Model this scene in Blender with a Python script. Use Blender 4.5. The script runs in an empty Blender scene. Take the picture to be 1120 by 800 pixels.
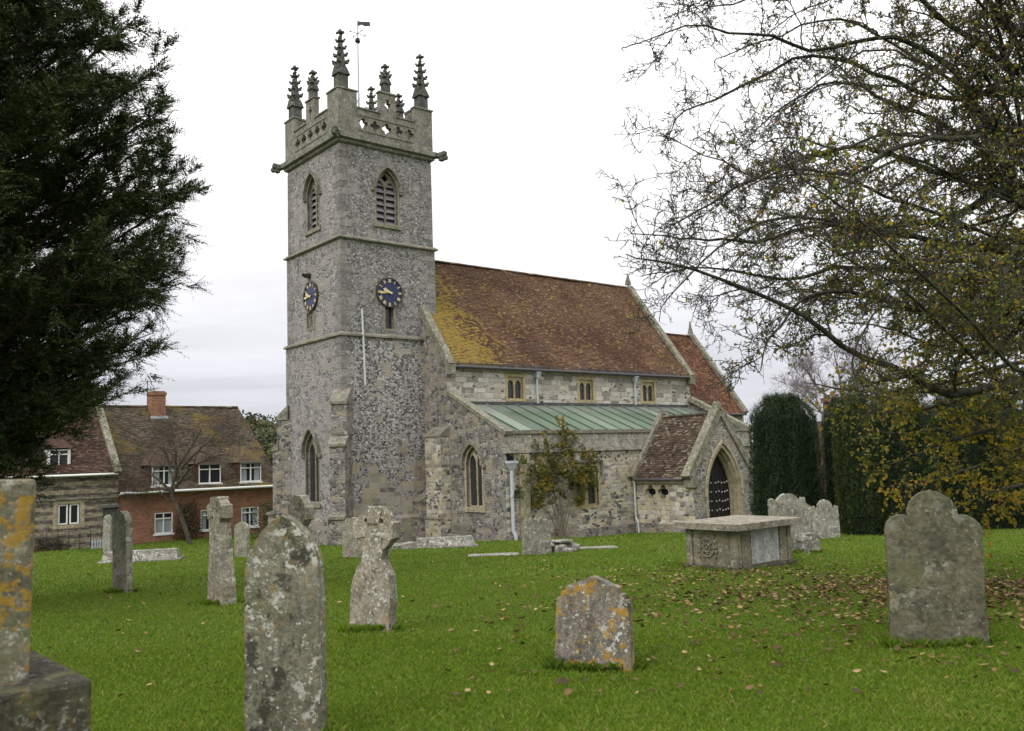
import bpy, bmesh, math, random
import numpy as np
from mathutils import Vector, Matrix, noise as mnoise
from mathutils.geometry import tessellate_polygon

SC = bpy.context.scene
COL = SC.collection
EYE_Z = 1.5
PHI = 0.692196                     # the church stands at this angle to the camera axis
CO = np.array([-7.951, 41.241])    # foot of the tower's south-west corner
EV = np.array([math.cos(PHI), math.sin(PHI)])
NV = np.array([-math.sin(PHI), math.cos(PHI)])

def S(r, g, b):
    f = lambda c: (c/255/12.92 if c/255 <= .04045 else ((c/255+.055)/1.055)**2.4)
    return (f(r), f(g), f(b), 1.0)

def L(r, g, b): return (r, g, b, 1.0)

def gz(Y):
    Y = np.asarray(Y, float)
    t = np.clip(Y-42, 0, 6)
    z = .25-.0613*np.clip(Y, 4, 42)-.0613*t+.0613*t*t/12
    return z

def gz2(X, Y):
    X = np.asarray(X, float); Y = np.asarray(Y, float)
    u = .025*np.sin(X*.9+Y*.35)+.02*np.sin(Y*1.3-X*.5+1.7)+.012*np.sin(X*2.3+1.1)*np.sin(Y*1.9)
    return gz(Y)+u*np.clip((60-Y)/20, 0, 1)-.03

# ------------------------------------------------------------------ mesh builder
class MB:
    def __init__(s): s.v = []; s.f = []; s.uv = []; s.r = []
    def face(s, pts, rnd=None, uv=None):
        i = len(s.v); s.v += [tuple(p) for p in pts]
        s.f.append(tuple(range(i, i+len(pts)))); s.uv.append(uv); s.r.append(.5 if rnd is None else rnd)
    def mesh(s, pts, faces, rnd=None):
        i = len(s.v); s.v += [tuple(p) for p in pts]
        for f in faces:
            s.f.append(tuple(a+i for a in f)); s.uv.append(None); s.r.append(.5 if rnd is None else rnd)
    def box(s, x0, x1, y0, y1, z0, z1, rnd=None):
        p = [(x0,y0,z0),(x1,y0,z0),(x1,y1,z0),(x0,y1,z0),(x0,y0,z1),(x1,y0,z1),(x1,y1,z1),(x0,y1,z1)]
        s.mesh(p, [(0,3,2,1),(4,5,6,7),(0,1,5,4),(1,2,6,5),(2,3,7,6),(3,0,4,7)], rnd)
    def hexa(s, lo, hi, rnd=None):
        """lo, hi: four corners each, counter-clockwise seen from above"""
        s.mesh(list(lo)+list(hi), [(0,3,2,1),(4,5,6,7),(0,1,5,4),(1,2,6,5),(2,3,7,6),(3,0,4,7)], rnd)
    def prism(s, fr, poly, d0, d1, rnd=None, holes=()):
        """polygon in frame (o,u,v); extruded from depth d0 to d1 along n=u x v"""
        o, u, v = [np.array(a, float) for a in fr]; n = np.cross(u, v)
        P = lambda q, d: tuple(o+u*q[0]+v*q[1]+n*d)
        loops = [list(poly)]+[list(h) for h in holes]
        flat = [q for l in loops for q in l]
        tris = tessellate_polygon([[Vector((q[0], q[1], 0)) for q in l] for l in loops])
        for d, flip in ((d1, False), (d0, True)):
            tt = []
            for t in tris:
                a, b, c = [flat[i] for i in t]
                ccw = (b[0]-a[0])*(c[1]-a[1])-(b[1]-a[1])*(c[0]-a[0]) > 0
                tt.append(tuple(t) if ccw != flip else tuple(reversed(t)))
            s.mesh([P(q, d) for q in flat], tt, rnd)
        for k, l in enumerate(loops):
            ar = sum(l[i][0]*l[(i+1) % len(l)][1]-l[(i+1) % len(l)][0]*l[i][1] for i in range(len(l)))
            ll = l if (ar > 0) == (k == 0) else l[::-1]
            m = len(ll)
            for i in range(m):
                a, b = ll[i], ll[(i+1) % m]
                s.face([P(a, d0), P(b, d0), P(b, d1), P(a, d1)], rnd)
    def plate(s, fr, poly, holes, reveal):
        """front face with holes and reveals going inward (no back)"""
        o, u, v = [np.array(a, float) for a in fr]; n = np.cross(u, v)
        P = lambda q, d: tuple(o+u*q[0]+v*q[1]+n*d)
        loops = [list(poly)]+[list(h) for h in holes]
        flat = [q for l in loops for q in l]
        tris = tessellate_polygon([[Vector((q[0], q[1], 0)) for q in l] for l in loops])
        tt = []
        for t in tris:
            a, b, c = [flat[i] for i in t]
            tt.append(tuple(t) if (b[0]-a[0])*(c[1]-a[1])-(b[1]-a[1])*(c[0]-a[0]) > 0 else tuple(reversed(t)))
        s.mesh([P(q, 0) for q in flat], tt)
        for l in loops[1:]:
            ar = sum(l[i][0]*l[(i+1) % len(l)][1]-l[(i+1) % len(l)][0]*l[i][1] for i in range(len(l)))
            ll = l[::-1] if ar > 0 else l
            for i in range(len(ll)):
                a, b = ll[i], ll[(i+1) % len(ll)]
                s.face([P(a, -reveal), P(b, -reveal), P(b, 0), P(a, 0)])
    def tube(s, path, rad, k=8, cap=True, rnd=None):
        path = np.array(path, float); n = len(path)
        rad = [rad]*n if np.isscalar(rad) else rad
        T = np.gradient(path, axis=0); T /= np.linalg.norm(T, axis=1)[:, None]+1e-9
        ref = np.array([0, 0, 1.]) if abs(T[0][2]) < .9 else np.array([1., 0, 0])
        pts = []
        for i in range(n):
            a = np.cross(T[i], ref); a /= np.linalg.norm(a)+1e-9; b = np.cross(T[i], a)
            for j in range(k):
                an = 2*math.pi*j/k; pts.append(path[i]+rad[i]*(math.cos(an)*a+math.sin(an)*b))
        fs = [(i*k+j, (i+1)*k+j, (i+1)*k+(j+1) % k, i*k+(j+1) % k) for i in range(n-1) for j in range(k)]
        if cap: fs += [tuple(range(k)), tuple(reversed(range((n-1)*k, n*k)))]
        s.mesh(pts, fs, rnd)
    def lathe(s, c, prof, k=12, rnd=None, rot=0):
        pts = [(c[0]+r*math.cos(2*math.pi*j/k+rot), c[1]+r*math.sin(2*math.pi*j/k+rot), c[2]+z) for r, z in prof for j in range(k)]
        n = len(prof)
        fs = [(i*k+j, i*k+(j+1) % k, (i+1)*k+(j+1) % k, (i+1)*k+j) for i in range(n-1) for j in range(k)]
        fs += [tuple(reversed(range(k))), tuple(range((n-1)*k, n*k))]
        s.mesh(pts, fs, rnd)
    def blob(s, c, r, seed=0, k=6, rnd=None):
        c = np.array(c, float); r = np.array([r]*3 if np.isscalar(r) else r, float)
        rg = random.Random(seed); pts = [c+r*np.array([0, 0, -1])]
        rows = max(3, k//2)
        for i in range(1, rows):
            th = math.pi*i/rows
            for j in range(k):
                a = 2*math.pi*(j+.5*(i % 2))/k; q = 1+rg.uniform(-.15, .15)
                pts.append(c+r*q*np.array([math.sin(th)*math.cos(a), math.sin(th)*math.sin(a), -math.cos(th)]))
        pts.append(c+r*np.array([0, 0, 1]))
        fs = [(0, 1+(j+1) % k, 1+j) for j in range(k)]
        for i in range(rows-2):
            for j in range(k): fs.append((1+i*k+j, 1+i*k+(j+1) % k, 1+(i+1)*k+(j+1) % k, 1+(i+1)*k+j))
        b = 1+(rows-2)*k; e = len(pts)-1
        fs += [(b+j, b+(j+1) % k, e) for j in range(k)]
        s.mesh(pts, fs, rnd)
    def build(s, name, mat, parent=None, off=(0, 0, 0), smooth=False):
        me = bpy.data.meshes.new(name)
        ov = np.array(off, float)
        me.from_pydata([tuple(np.array(p)-ov) for p in s.v], [], s.f)
        uvl = me.uv_layers.new(name='UVMap')
        at = me.attributes.new('rnd', 'FLOAT', 'FACE')
        at.data.foreach_set('value', np.array(s.r, np.float32))
        V = np.array(s.v, float); data = np.zeros((len(me.loops), 2), np.float32); li = 0
        for f, uv in zip(s.f, s.uv):
            m = len(f)
            if uv is not None: data[li:li+m] = uv
            else:
                p = V[list(f)]; n = np.zeros(3)
                for i in range(m):
                    a, b = p[i], p[(i+1) % m]
                    n += np.array([(a[1]-b[1])*(a[2]+b[2]), (a[2]-b[2])*(a[0]+b[0]), (a[0]-b[0])*(a[1]+b[1])])
                l = np.linalg.norm(n); n = n/l if l > 1e-12 else np.array([0, 0, 1.])
                if abs(n[2]) > .95: t = np.array([1., 0, 0]); bb = np.array([0, 1., 0])
                else:
                    t = np.array([-n[1], n[0], 0]); t /= np.linalg.norm(t); bb = np.cross(n, t)
                data[li:li+m, 0] = p@t; data[li:li+m, 1] = p@bb
            li += m
        uvl.data.foreach_set('uv', data.ravel())
        me.materials.append(mat)
        if smooth: me.polygons.foreach_set('use_smooth', [True]*len(me.polygons))
        o = bpy.data.objects.new(name, me); COL.objects.link(o)
        if parent is not None: o.parent = parent
        return o

def np_mesh(name, V, F, mat, parent=None, rnd=None, smooth=False):
    """V (N,3), F (M,k) index array of uniform k"""
    V = np.asarray(V, np.float32); F = np.asarray(F, np.int32); M, k = F.shape
    me = bpy.data.meshes.new(name)
    me.vertices.add(len(V)); me.vertices.foreach_set('co', V.ravel())
    me.loops.add(M*k); me.loops.foreach_set('vertex_index', F.ravel())
    me.polygons.add(M); me.polygons.foreach_set('loop_start', np.arange(0, M*k, k, dtype=np.int32))
    me.polygons.foreach_set('loop_total', np.full(M, k, np.int32))
    if smooth: me.polygons.foreach_set('use_smooth', np.ones(M, bool))
    if rnd is not None:
        at = me.attributes.new('rnd', 'FLOAT', 'FACE'); at.data.foreach_set('value', np.asarray(rnd, np.float32))
    me.update(calc_edges=True)
    me.materials.append(mat)
    o = bpy.data.objects.new(name, me); COL.objects.link(o)
    if parent is not None: o.parent = parent
    return o

def tag(o, label=None, cat=None, group=None, kind=None):
    if label: o['label'] = label
    if cat: o['category'] = cat
    if group: o['group'] = group
    if kind: o['kind'] = kind
    return o

def empty(name, loc, rz=0, label=None, cat=None, group=None):
    o = bpy.data.objects.new(name, None); COL.objects.link(o); o.empty_display_size = .2
    o.location = loc; o.rotation_euler = (0, 0, rz)
    return tag(o, label, cat, group)

def ch2w(x, y): return CO+EV*x+NV*y

# ------------------------------------------------------------------ materials
class NT:
    def __init__(s, name, rough=.9, spec=.3):
        s.m = bpy.data.materials.new(name); s.m.use_nodes = True; s.t = s.m.node_tree
        s.b = s.t.nodes['Principled BSDF']; s.b.inputs['Roughness'].default_value = rough
        s.b.inputs['Specular IOR Level'].default_value = spec
    def n(s, typ, **kw):
        x = s.t.nodes.new(typ)
        for k, v in kw.items(): setattr(x, k, v)
        return x
    def put(s, sock, val):
        if isinstance(val, bpy.types.NodeSocket): s.t.links.new(val, sock)
        else: sock.default_value = val
    def uv(s): return s.n('ShaderNodeUVMap', uv_map='UVMap').outputs[0]
    def obj(s): return s.n('ShaderNodeTexCoord').outputs['Object']
    def geo(s): return s.n('ShaderNodeNewGeometry').outputs['Position']
    def rnd(s): return s.n('ShaderNodeAttribute', attribute_name='rnd').outputs['Fac']
    def noise(s, vec, scale, detail=3, rough=.55, dist=0, col=False):
        x = s.n('ShaderNodeTexNoise'); s.put(x.inputs['Vector'], vec)
        x.inputs['Scale'].default_value = scale; x.inputs['Detail'].default_value = detail
        x.inputs['Roughness'].default_value = rough; x.inputs['Distortion'].default_value = dist
        return x.outputs['Color' if col else 'Fac']
    def vor(s, vec, scale, feat='F1', out='Color', rand=1, metric='EUCLIDEAN'):
        x = s.n('ShaderNodeTexVoronoi', feature=feat)
        if feat == 'F1': x.distance = metric
        s.put(x.inputs['Vector'], vec); x.inputs['Scale'].default_value = scale
        x.inputs['Randomness'].default_value = rand
        return x.outputs[out]
    def math(s, op, a, b=0, c=0, clamp=False):
        x = s.n('ShaderNodeMath', operation=op, use_clamp=clamp); s.put(x.inputs[0], a); s.put(x.inputs[1], b); s.put(x.inputs[2], c)
        return x.outputs[0]
    def vmath(s, op, a, b=(0, 0, 0)):
        x = s.n('ShaderNodeVectorMath', operation=op); s.put(x.inputs[0], a)
        if op == 'SCALE': s.put(x.inputs['Scale'], b)
        else: s.put(x.inputs[1], b)
        return x.outputs[0]
    def sep(s, v):
        x = s.n('ShaderNodeSeparateXYZ'); s.put(x.inputs[0], v); return x.outputs
    def comb(s, a, b, c=0):
        x = s.n('ShaderNodeCombineXYZ'); s.put(x.inputs[0], a); s.put(x.inputs[1], b); s.put(x.inputs[2], c); return x.outputs[0]
    def wn(s, v, col=False):
        x = s.n('ShaderNodeTexWhiteNoise'); s.put(x.inputs[0], v); return x.outputs['Color' if col else 'Value']
    def ramp(s, fac, stops, const=False):
        x = s.n('ShaderNodeValToRGB'); s.put(x.inputs[0], fac); e = x.color_ramp.elements
        if const: x.color_ramp.interpolation = 'CONSTANT'
        while len(e) < len(stops): e.new(.5)
        for a, (p, c) in zip(e, stops): a.position = p; a.color = c if not np.isscalar(c) else (c, c, c, 1)
        return x.outputs[0]
    def step(s, fac, lo, hi):
        x = s.n('ShaderNodeMapRange', clamp=True); x.interpolation_type = 'SMOOTHSTEP'; s.put(x.inputs[0], fac)
        x.inputs[1].default_value = lo; x.inputs[2].default_value = hi; return x.outputs[0]
    def mix(s, fac, a, b, mode='MIX'):
        x = s.n('ShaderNodeMix', data_type='RGBA', blend_type=mode); s.put(x.inputs[0], fac); s.put(x.inputs[6], a); s.put(x.inputs[7], b)
        return x.outputs[2]
    def col(s, c): s.put(s.b.inputs['Base Color'], c)
    def bump(s, h, strength=.5, dist=.02):
        x = s.n('ShaderNodeBump'); x.inputs['Strength'].default_value = strength; x.inputs['Distance'].default_value = dist
        s.put(x.inputs['Height'], h); s.t.links.new(x.outputs[0], s.b.inputs['Normal'])
    def warp(s, v, scale, amt):
        q = s.vmath('SUBTRACT', s.noise(v, scale, 2, col=True), (.5, .5, .5))
        return s.vmath('ADD', v, s.vmath('SCALE', q, amt))
    def blocks(s, v, w, h):
        """irregular coursed blocks: (random 0..1 per block, joint mask 1=inside)"""
        X = s.sep(v); r = s.math('DIVIDE', X[1], h); row = s.math('FLOOR', r); fy = s.math('FRACT', r)
        rr = s.wn(s.comb(row, 3.3)); ww = s.math('ADD', .7, s.math('MULTIPLY', rr, .8))
        c = s.math('ADD', s.math('DIVIDE', s.math('DIVIDE', X[0], w), ww), s.math('MULTIPLY', rr, 17.0))
        colm = s.math('FLOOR', c); fx = s.math('FRACT', c)
        val = s.wn(s.comb(colm, row, 1.7))
        ex = s.math('MULTIPLY', s.math('MINIMUM', fx, s.math('SUBTRACT', 1, fx)), w)
        ey = s.math('MULTIPLY', s.math('MINIMUM', fy, s.math('SUBTRACT', 1, fy)), h)
        return val, s.step(s.math('MINIMUM', ex, ey), .004, .02)

def simple(name, c, rough=.8, spec=.3, metal=0, nz=0, nscale=6):
    t = NT(name, rough, spec); t.b.inputs['Metallic'].default_value = metal
    if nz:
        f = t.noise(t.obj(), nscale, 5)
        t.col(t.mix(f, tuple(np.clip(np.array(c[:3])*(1-nz), 0, 1))+(1,), tuple(np.clip(np.array(c[:3])*(1+nz), 0, 1))+(1,)))
        t.bump(f, .3, .01)
    else: t.col(c)
    return t.m

def flint_mat(name, stops, mortar, mfac=.35, scale=8.5, stain=.35, blockmask=None, tint=None, stretch=.8, foot=0):
    """random flint and rubble, with patches of squared blocks"""
    t = NT(name, .92, .2); u = t.warp(t.uv(), 5, .06)
    su = t.vmath('MULTIPLY', u, (stretch, 1, 1))
    r = t.sep(t.vor(su, scale))[0]
    ed = t.vor(su, scale, 'DISTANCE_TO_EDGE', 'Distance')
    c = t.ramp(r, stops)
    jm = t.math('MULTIPLY', t.math('SUBTRACT', 1, t.step(ed, .02, .16)), mfac)
    c = t.mix(jm, c, mortar)
    if blockmask:
        lo, hi, bs, bst = blockmask
        bv, bj = t.blocks(u, .42, .24)
        bc = t.ramp(bv, bst)
        bc = t.mix(t.math('SUBTRACT', 1, bj), bc, mortar)
        bsrc = t.math('ADD', t.noise(t.uv(), bs, 2), t.math('MULTIPLY', t.math('SUBTRACT', bv, .5), .3))
        if foot: bsrc = t.math('ADD', bsrc, t.math('MULTIPLY', t.math('SUBTRACT', 1, t.step(t.sep(t.uv())[1], .3, 2.6)), foot))
        bm = t.step(bsrc, lo, hi)
        c = t.mix(bm, c, bc)
    big = t.noise(t.uv(), .45, 5, .65)
    c = t.mix(t.math('MULTIPLY', t.step(big, .5, .75), stain), c, L(.5, .47, .45))
    dk = t.step(t.noise(t.vmath('ADD', t.uv(), (7.3, 2.2, 0)), .8, 6, .7), .5, .75)
    c = t.mix(t.math('MULTIPLY', dk, .5), c, t.mix(1, c, L(.55, .54, .54), 'MULTIPLY'))
    sk = t.noise(t.vmath('MULTIPLY', t.vmath('ADD', t.uv(), (1, 5, 0)), (1.6, .16, 1)), 1.6, 6, .65)
    c = t.mix(t.math('MULTIPLY', t.step(sk, .52, .7), .45), c, t.mix(1, c, L(.52, .51, .48), 'MULTIPLY'))
    if tint: c = t.mix(t.step(t.noise(t.uv(), .3, 3), .45, .65), c, t.mix(1, c, tint, 'MULTIPLY'))
    fine = t.noise(t.uv(), 22, 4, .7)
    c = t.mix(.35, c, t.mix(1, c, t.ramp(fine, [(.3, .45), (.7, 1.5)]), 'MULTIPLY'))
    t.col(c)
    hgt = t.math('ADD', t.math('MULTIPLY', t.step(ed, 0, .25), .6), t.math('MULTIPLY', fine, .6))
    t.bump(hgt, .8, .05); return t.m

def ashlar_mat(name, stops, mortar, w=.42, h=.22, flint=.25, green=0, stain=.4, fl_col=L(.06, .06, .065)):
    """coursed blocks with scattered dark knapped flints"""
    t = NT(name, .92, .2); u = t.warp(t.uv(), 3.5, .07)
    bv, bj = t.blocks(u, w, h); c = t.ramp(bv, stops)
    n1 = t.noise(t.uv(), 7, 6, .7)
    c = t.mix(.6, c, t.mix(1, c, t.ramp(n1, [(.3, .55), (.7, 1.35)]), 'MULTIPLY'))
    fv = t.sep(t.vor(t.vmath('MULTIPLY', u, (.55, 1, 1)), 9.5, metric='CHEBYCHEV', rand=.85))
    cl = t.step(t.noise(t.uv(), .9, 3), .42, .58)
    fm = t.math('MULTIPLY', t.math('GREATER_THAN', fv[1], 1-flint), t.math('ADD', .35, t.math('MULTIPLY', cl, .65)))
    c = t.mix(fm, c, fl_col)
    c = t.mix(t.math('MULTIPLY', t.math('SUBTRACT', 1, bj), .55), c, mortar)
    big = t.noise(t.uv(), .5, 6, .7)
    c = t.mix(t.math('MULTIPLY', t.step(big, .5, .7), stain), c, L(.13, .125, .11))
    lt = t.step(t.noise(t.vmath('ADD', t.uv(), (3.1, 9.2, 0)), 1.1, 5, .7), .55, .68)
    c = t.mix(t.math('MULTIPLY', lt, .5), c, L(.5, .49, .46))
    if green:
        gm = t.step(t.noise(t.vmath('ADD', t.uv(), (13, 4, 0)), .7, 4), .5, .7)
        c = t.mix(t.math('MULTIPLY', gm, green), c, L(.2, .2, .1))
    t.col(c); t.bump(t.math('ADD', t.math('MULTIPLY', bj, .5), n1), .8, .04); return t.m

def stone_mat(name, base, dark, lich=.4, orange=0, scale=1.0, green=.3, rough=.92, black=.35):
    """weathered worked stone with grey-white and orange lichen and blackish algae"""
    t = NT(name, rough, .2); p = t.obj()
    n1 = t.noise(p, 3*scale, 8, .65); n2 = t.noise(t.vmath('ADD', p, (5, 3, 1)), 16*scale, 7, .72)
    c = t.mix(t.step(n1, .35, .65), dark, base)
    c = t.mix(.75, c, t.mix(1, c, t.ramp(n2, [(.32, .4), (.68, 1.6)]), 'MULTIPLY'))
    sk = t.noise(t.vmath('MULTIPLY', t.vmath('ADD', p, (2, 6, 0)), (1, 1, .16)), 7*scale, 6, .65)
    c = t.mix(t.math('MULTIPLY', t.step(sk, .5, .68), .45), c, t.mix(1, c, L(.5, .5, .46), 'MULTIPLY'))
    gm = t.step(t.noise(t.vmath('ADD', p, (1, 8, 2)), 1.7*scale, 6, .65), .5, .64)
    c = t.mix(t.math('MULTIPLY', gm, green), c, L(.13, .135, .06))
    pw = t.warp(p, 6*scale, .08/scale)
    if black:
        b = t.step(t.noise(t.vmath('ADD', pw, (3, 1, 7)), 3.4*scale, 8, .72), .53, .6)
        c = t.mix(t.math('MULTIPLY', b, black), c, L(.035, .034, .028))
    if lich:
        zone = t.step(t.noise(t.vmath('ADD', p, (8, 5, 3)), 1.9*scale, 4, .6), .42, .58)
        w1 = t.step(t.noise(t.vmath('ADD', pw, (0, 4, 3)), 6.5*scale, 8, .68), .56, .61)
        c = t.mix(t.math('MULTIPLY', t.math('MULTIPLY', w1, t.math('ADD', .25, t.math('MULTIPLY', zone, .75))), lich*1.3, clamp=True), c, L(.47, .47, .43))
        for sc, lo in ((13, .615), (27, .635)):
            w2 = t.noise(t.vmath('ADD', pw, (sc, 1, 6)), sc*scale, 5, .6)
            m = t.step(t.math('ADD', w2, t.math('MULTIPLY', zone, .05)), lo+.03, lo+.06)
            c = t.mix(t.math('MULTIPLY', m, lich*1.2, clamp=True), c, L(.5, .5, .45))
    if orange:
        d = t.noise(t.vmath('ADD', pw, (2, 2, 9)), 4.2*scale, 7, .65)
        m = t.step(d, .6-.07*orange, .65-.06*orange); c = t.mix(t.math('MULTIPLY', m, min(orange, .85)), c, t.mix(n2, L(.27, .14, .015), L(.4, .25, .04)))
    t.col(c); t.bump(t.math('ADD', n2, t.math('MULTIPLY', n1, .6)), .9, .03/scale); return t.m

def quoin_mat(name, stops):
    t = NT(name, .92, .2); p = t.obj(); c = t.ramp(t.rnd(), stops); n = t.noise(p, 4, 7, .7); n2 = t.noise(p, 16, 5, .7)
    c = t.mix(.8, c, t.mix(1, c, t.ramp(n, [(.3, .5), (.7, 1.45)]), 'MULTIPLY')); c = t.mix(.5, c, t.mix(1, c, t.ramp(n2, [(.3, .5), (.7, 1.5)]), 'MULTIPLY'))
    t.col(c); t.bump(t.math('ADD', n, n2), .8, .04); return t.m

def tile_mat(name, stops, moss=None, lich=None, pale=.1):
    """per-tile colour from the rnd attribute, stains and lichen by position"""
    t = NT(name, .9, .2); r = t.rnd(); u = t.obj()
    c = t.ramp(r, stops)
    n = t.noise(u, .35, 5, .65); c = t.mix(t.step(n, .4, .7), c, t.mix(1, c, L(.62, .55, .58), 'MULTIPLY'))
    f = t.noise(u, 9, 5, .7); c = t.mix(.5, c, t.mix(1, c, t.ramp(f, [(.3, .5), (.7, 1.5)]), 'MULTIPLY'))
    if moss:
        colr, lo, hi, sc, am = moss
        c = t.mix(t.math('MULTIPLY', t.step(t.noise(t.vmath('ADD', u, (4, 4, 4)), sc, 6, .65), lo, hi), am), c, colr)
    if lich:
        colr, x0, x1, z0, z1 = lich
        X = t.sep(u); g = t.math('MULTIPLY', t.math('SUBTRACT', 1, t.step(t.math('ADD', X[0], t.math('MULTIPLY', X[2], .28)), x0, x1)), t.math('SUBTRACT', 1, t.step(X[2], z0, z1)))
        w = t.noise(u, 1.1, 7, .7)
        w2 = t.math('ADD', t.math('SUBTRACT', t.math('MULTIPLY', w, 1.5), .25), t.math('MULTIPLY', t.math('SUBTRACT', r, .5), .6))
        m = t.step(t.math('ADD', w2, t.math('MULTIPLY', g, .68)), .68, 1.08)
        c = t.mix(t.math('MULTIPLY', m, .88), c, t.mix(t.noise(u, 6, 4), colr, L(.22, .17, .06)))
    if pale:
        m = t.math('MULTIPLY', t.math('GREATER_THAN', t.noise(u, 6.5, 4, .6), .68), pale*4, clamp=True); c = t.mix(m, c, L(.42, .4, .36))
    t.col(c); t.bump(f, .5, .02); return t.m

def leaf_mat(name, stops, trans=.25, rough=.55):
    t = NT(name, rough, .3); t.col(t.ramp(t.rnd(), stops))
    if trans:
        tr = t.n('ShaderNodeBsdfTranslucent'); t.put(tr.inputs[0], t.ramp(t.rnd(), stops)); mx = t.n('ShaderNodeMixShader'); mx.inputs[0].default_value = trans
        t.t.links.new(t.b.outputs[0], mx.inputs[1]); t.t.links.new(tr.outputs[0], mx.inputs[2])
        t.t.links.new(mx.outputs[0], t.t.nodes['Material Output'].inputs[0])
    return t.m

def bark_mat(name, a, b):
    t = NT(name, .95, .15); p = t.obj(); f = t.noise(t.vmath('MULTIPLY', p, (1, 1, .4)), 9, 6, .7)
    c = t.mix(t.step(f, .35, .65), a, b); t.col(c); t.bump(f, .8, .03); return t.m
SUN_E, SKY0, SKY1, EXPO = 1.4, .52, 1.75, 0.0
# ================================================================== materials of the church
M = {}
FL = [(0, L(.075,.074,.075)), (.3, L(.14,.136,.136)), (.6, L(.212,.205,.2)), (.82, L(.3,.29,.278)), (1, L(.48,.465,.435))]
MORT = L(.31, .295, .28)
M['tower_up'] = flint_mat('tower_flint', FL, MORT, .55, 12, .2, blockmask=(.6, .68, .9, [(0, L(.16,.15,.15)), (.5, L(.24,.225,.215)), (1, L(.32,.3,.28))]))
M['tower_west'] = flint_mat('tower_west_flint', [(0, L(.085,.082,.086)), (.3, L(.17,.164,.164)), (.6, L(.27,.255,.255)), (1, L(.42,.4,.385))], L(.34,.325,.31), .5, 10.5, .25, blockmask=(.47, .56, .8, [(0, L(.15,.135,.14)), (.35, L(.24,.225,.22)), (.7, L(.3,.27,.26)), (1, L(.34,.31,.28))]))
M['tower_low'] = flint_mat('tower_flint_lower', [(0, L(.035,.035,.04)), (.25, L(.1,.095,.1)), (.5, L(.29,.28,.275)), (.8, L(.41,.395,.375)), (1, L(.58,.56,.53))], L(.36,.345,.325), .4, 13, .2, foot=.22,
                          blockmask=(.62, .69, .7, [(0, L(.13,.12,.11)), (.4, L(.3,.265,.195)), (.7, L(.42,.36,.245)), (1, L(.33,.31,.29))]))
ASH = [(0, L(.2,.185,.165)), (.3, L(.4,.36,.28)), (.6, L(.5,.435,.31)), (.85, L(.56,.525,.46)), (1, L(.36,.35,.35))]
M['aisle'] = ashlar_mat('aisle_stone', ASH, L(.44,.41,.35), .34, .18, .27, .3, .4)
M['rubble'] = flint_mat('rubble_stone', [(0, L(.06,.056,.056)), (.25, L(.125,.116,.112)), (.55, L(.195,.18,.166)), (.8, L(.255,.235,.21)), (1, L(.37,.355,.33))], L(.23,.212,.19), .45, 7.5, .15, blockmask=(.5, .6, .8, [(0, L(.12,.11,.106)), (.4, L(.21,.19,.165)), (.75, L(.31,.265,.19)), (1, L(.28,.262,.25))]))
M['porchf'] = flint_mat('porch_front_flint', [(0, L(.07,.068,.068)), (.3, L(.18,.17,.16)), (.6, L(.29,.27,.24)), (1, L(.45,.43,.39))], L(.33,.305,.265), .5, 8.5, .3, blockmask=(.52, .62, .8, [(0, L(.2,.185,.165)), (.5, L(.3,.265,.205)), (1, L(.36,.33,.28))]))
M['clere'] = ashlar_mat('clerestory_stone', [(0, L(.2,.185,.16)), (.3, L(.36,.33,.275)), (.6, L(.46,.42,.355)), (1, L(.55,.52,.47))], L(.27,.25,.21), .5, .26, .06, .2, .35)
M['porchw'] = ashlar_mat('porch_stone', ASH, L(.42,.39,.33), .42, .22, .13, .3, .35)
M['dress'] = stone_mat('dressed_stone', L(.44,.38,.26), L(.31,.27,.185), .25, .1, 1, .3, black=.3)
M['buff'] = stone_mat('buff_dressed_stone', L(.46,.375,.21), L(.36,.295,.17), .15, 0, 1, .15, black=.15)
M['towerdress'] = stone_mat('tower_dressed_stone', L(.27,.245,.185), L(.19,.175,.14), .3, .05, 1, .3, black=.3)
M['quoin'] = quoin_mat('quoin_stone', [(0, L(.17,.163,.157)), (.4, L(.21,.2,.19)), (.75, L(.24,.225,.205)), (1, L(.27,.258,.245))])
M['dress_grey'] = stone_mat('grey_dressed_stone', L(.25,.23,.185), L(.15,.14,.115), .3, .1, 1.0, .45)
M['parapet'] = stone_mat('parapet_stone', L(.255,.24,.205), L(.15,.145,.128), .35, .1, .8, .4)
M['pinn'] = stone_mat('pinnacle_stone', L(.13,.135,.12), L(.05,.058,.054), .2, .05, 1, .4)
M['coping'] = stone_mat('coping_stone', L(.24,.225,.175), L(.13,.125,.095), .5, .25, 1, .5)
M['lichstone'] = stone_mat('lichened_parapet_stone', L(.36,.335,.28), L(.21,.2,.175), 1.0, .1, .9, .25)
TILE = [(0, L(.078,.046,.03)), (.35, L(.11,.062,.037)), (.7, L(.136,.077,.043)), (.95, L(.16,.093,.052)), (1, L(.25,.19,.14))]
M['nave_tile'] = tile_mat('nave_tiles', TILE, (L(.09,.067,.05), .5, .72, .5, .5), (L(.27,.175,.014), 8.4, 12.6, 13.6, 15.6), .12)
M['porch_tile'] = tile_mat('porch_tiles', [(0, L(.036,.027,.02)), (.4, L(.066,.047,.033)), (.8, L(.098,.068,.046)), (1, L(.23,.195,.155))], (L(.12,.085,.045), .5, .7, 1.2, .6), None, .3)
M['chancel_tile'] = tile_mat('chancel_tiles', [(0, L(.055,.026,.018)), (.4, L(.115,.052,.028)), (.8, L(.165,.076,.037)), (1, L(.23,.14,.09))], (L(.09,.05,.04), .52, .66, 1.1, .8), None, .1)
M['glass'] = None
t = NT('leaded_glass', .12, .5); nn = t.noise(t.uv(), 5, 3); uu = t.sep(t.uv())
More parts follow.
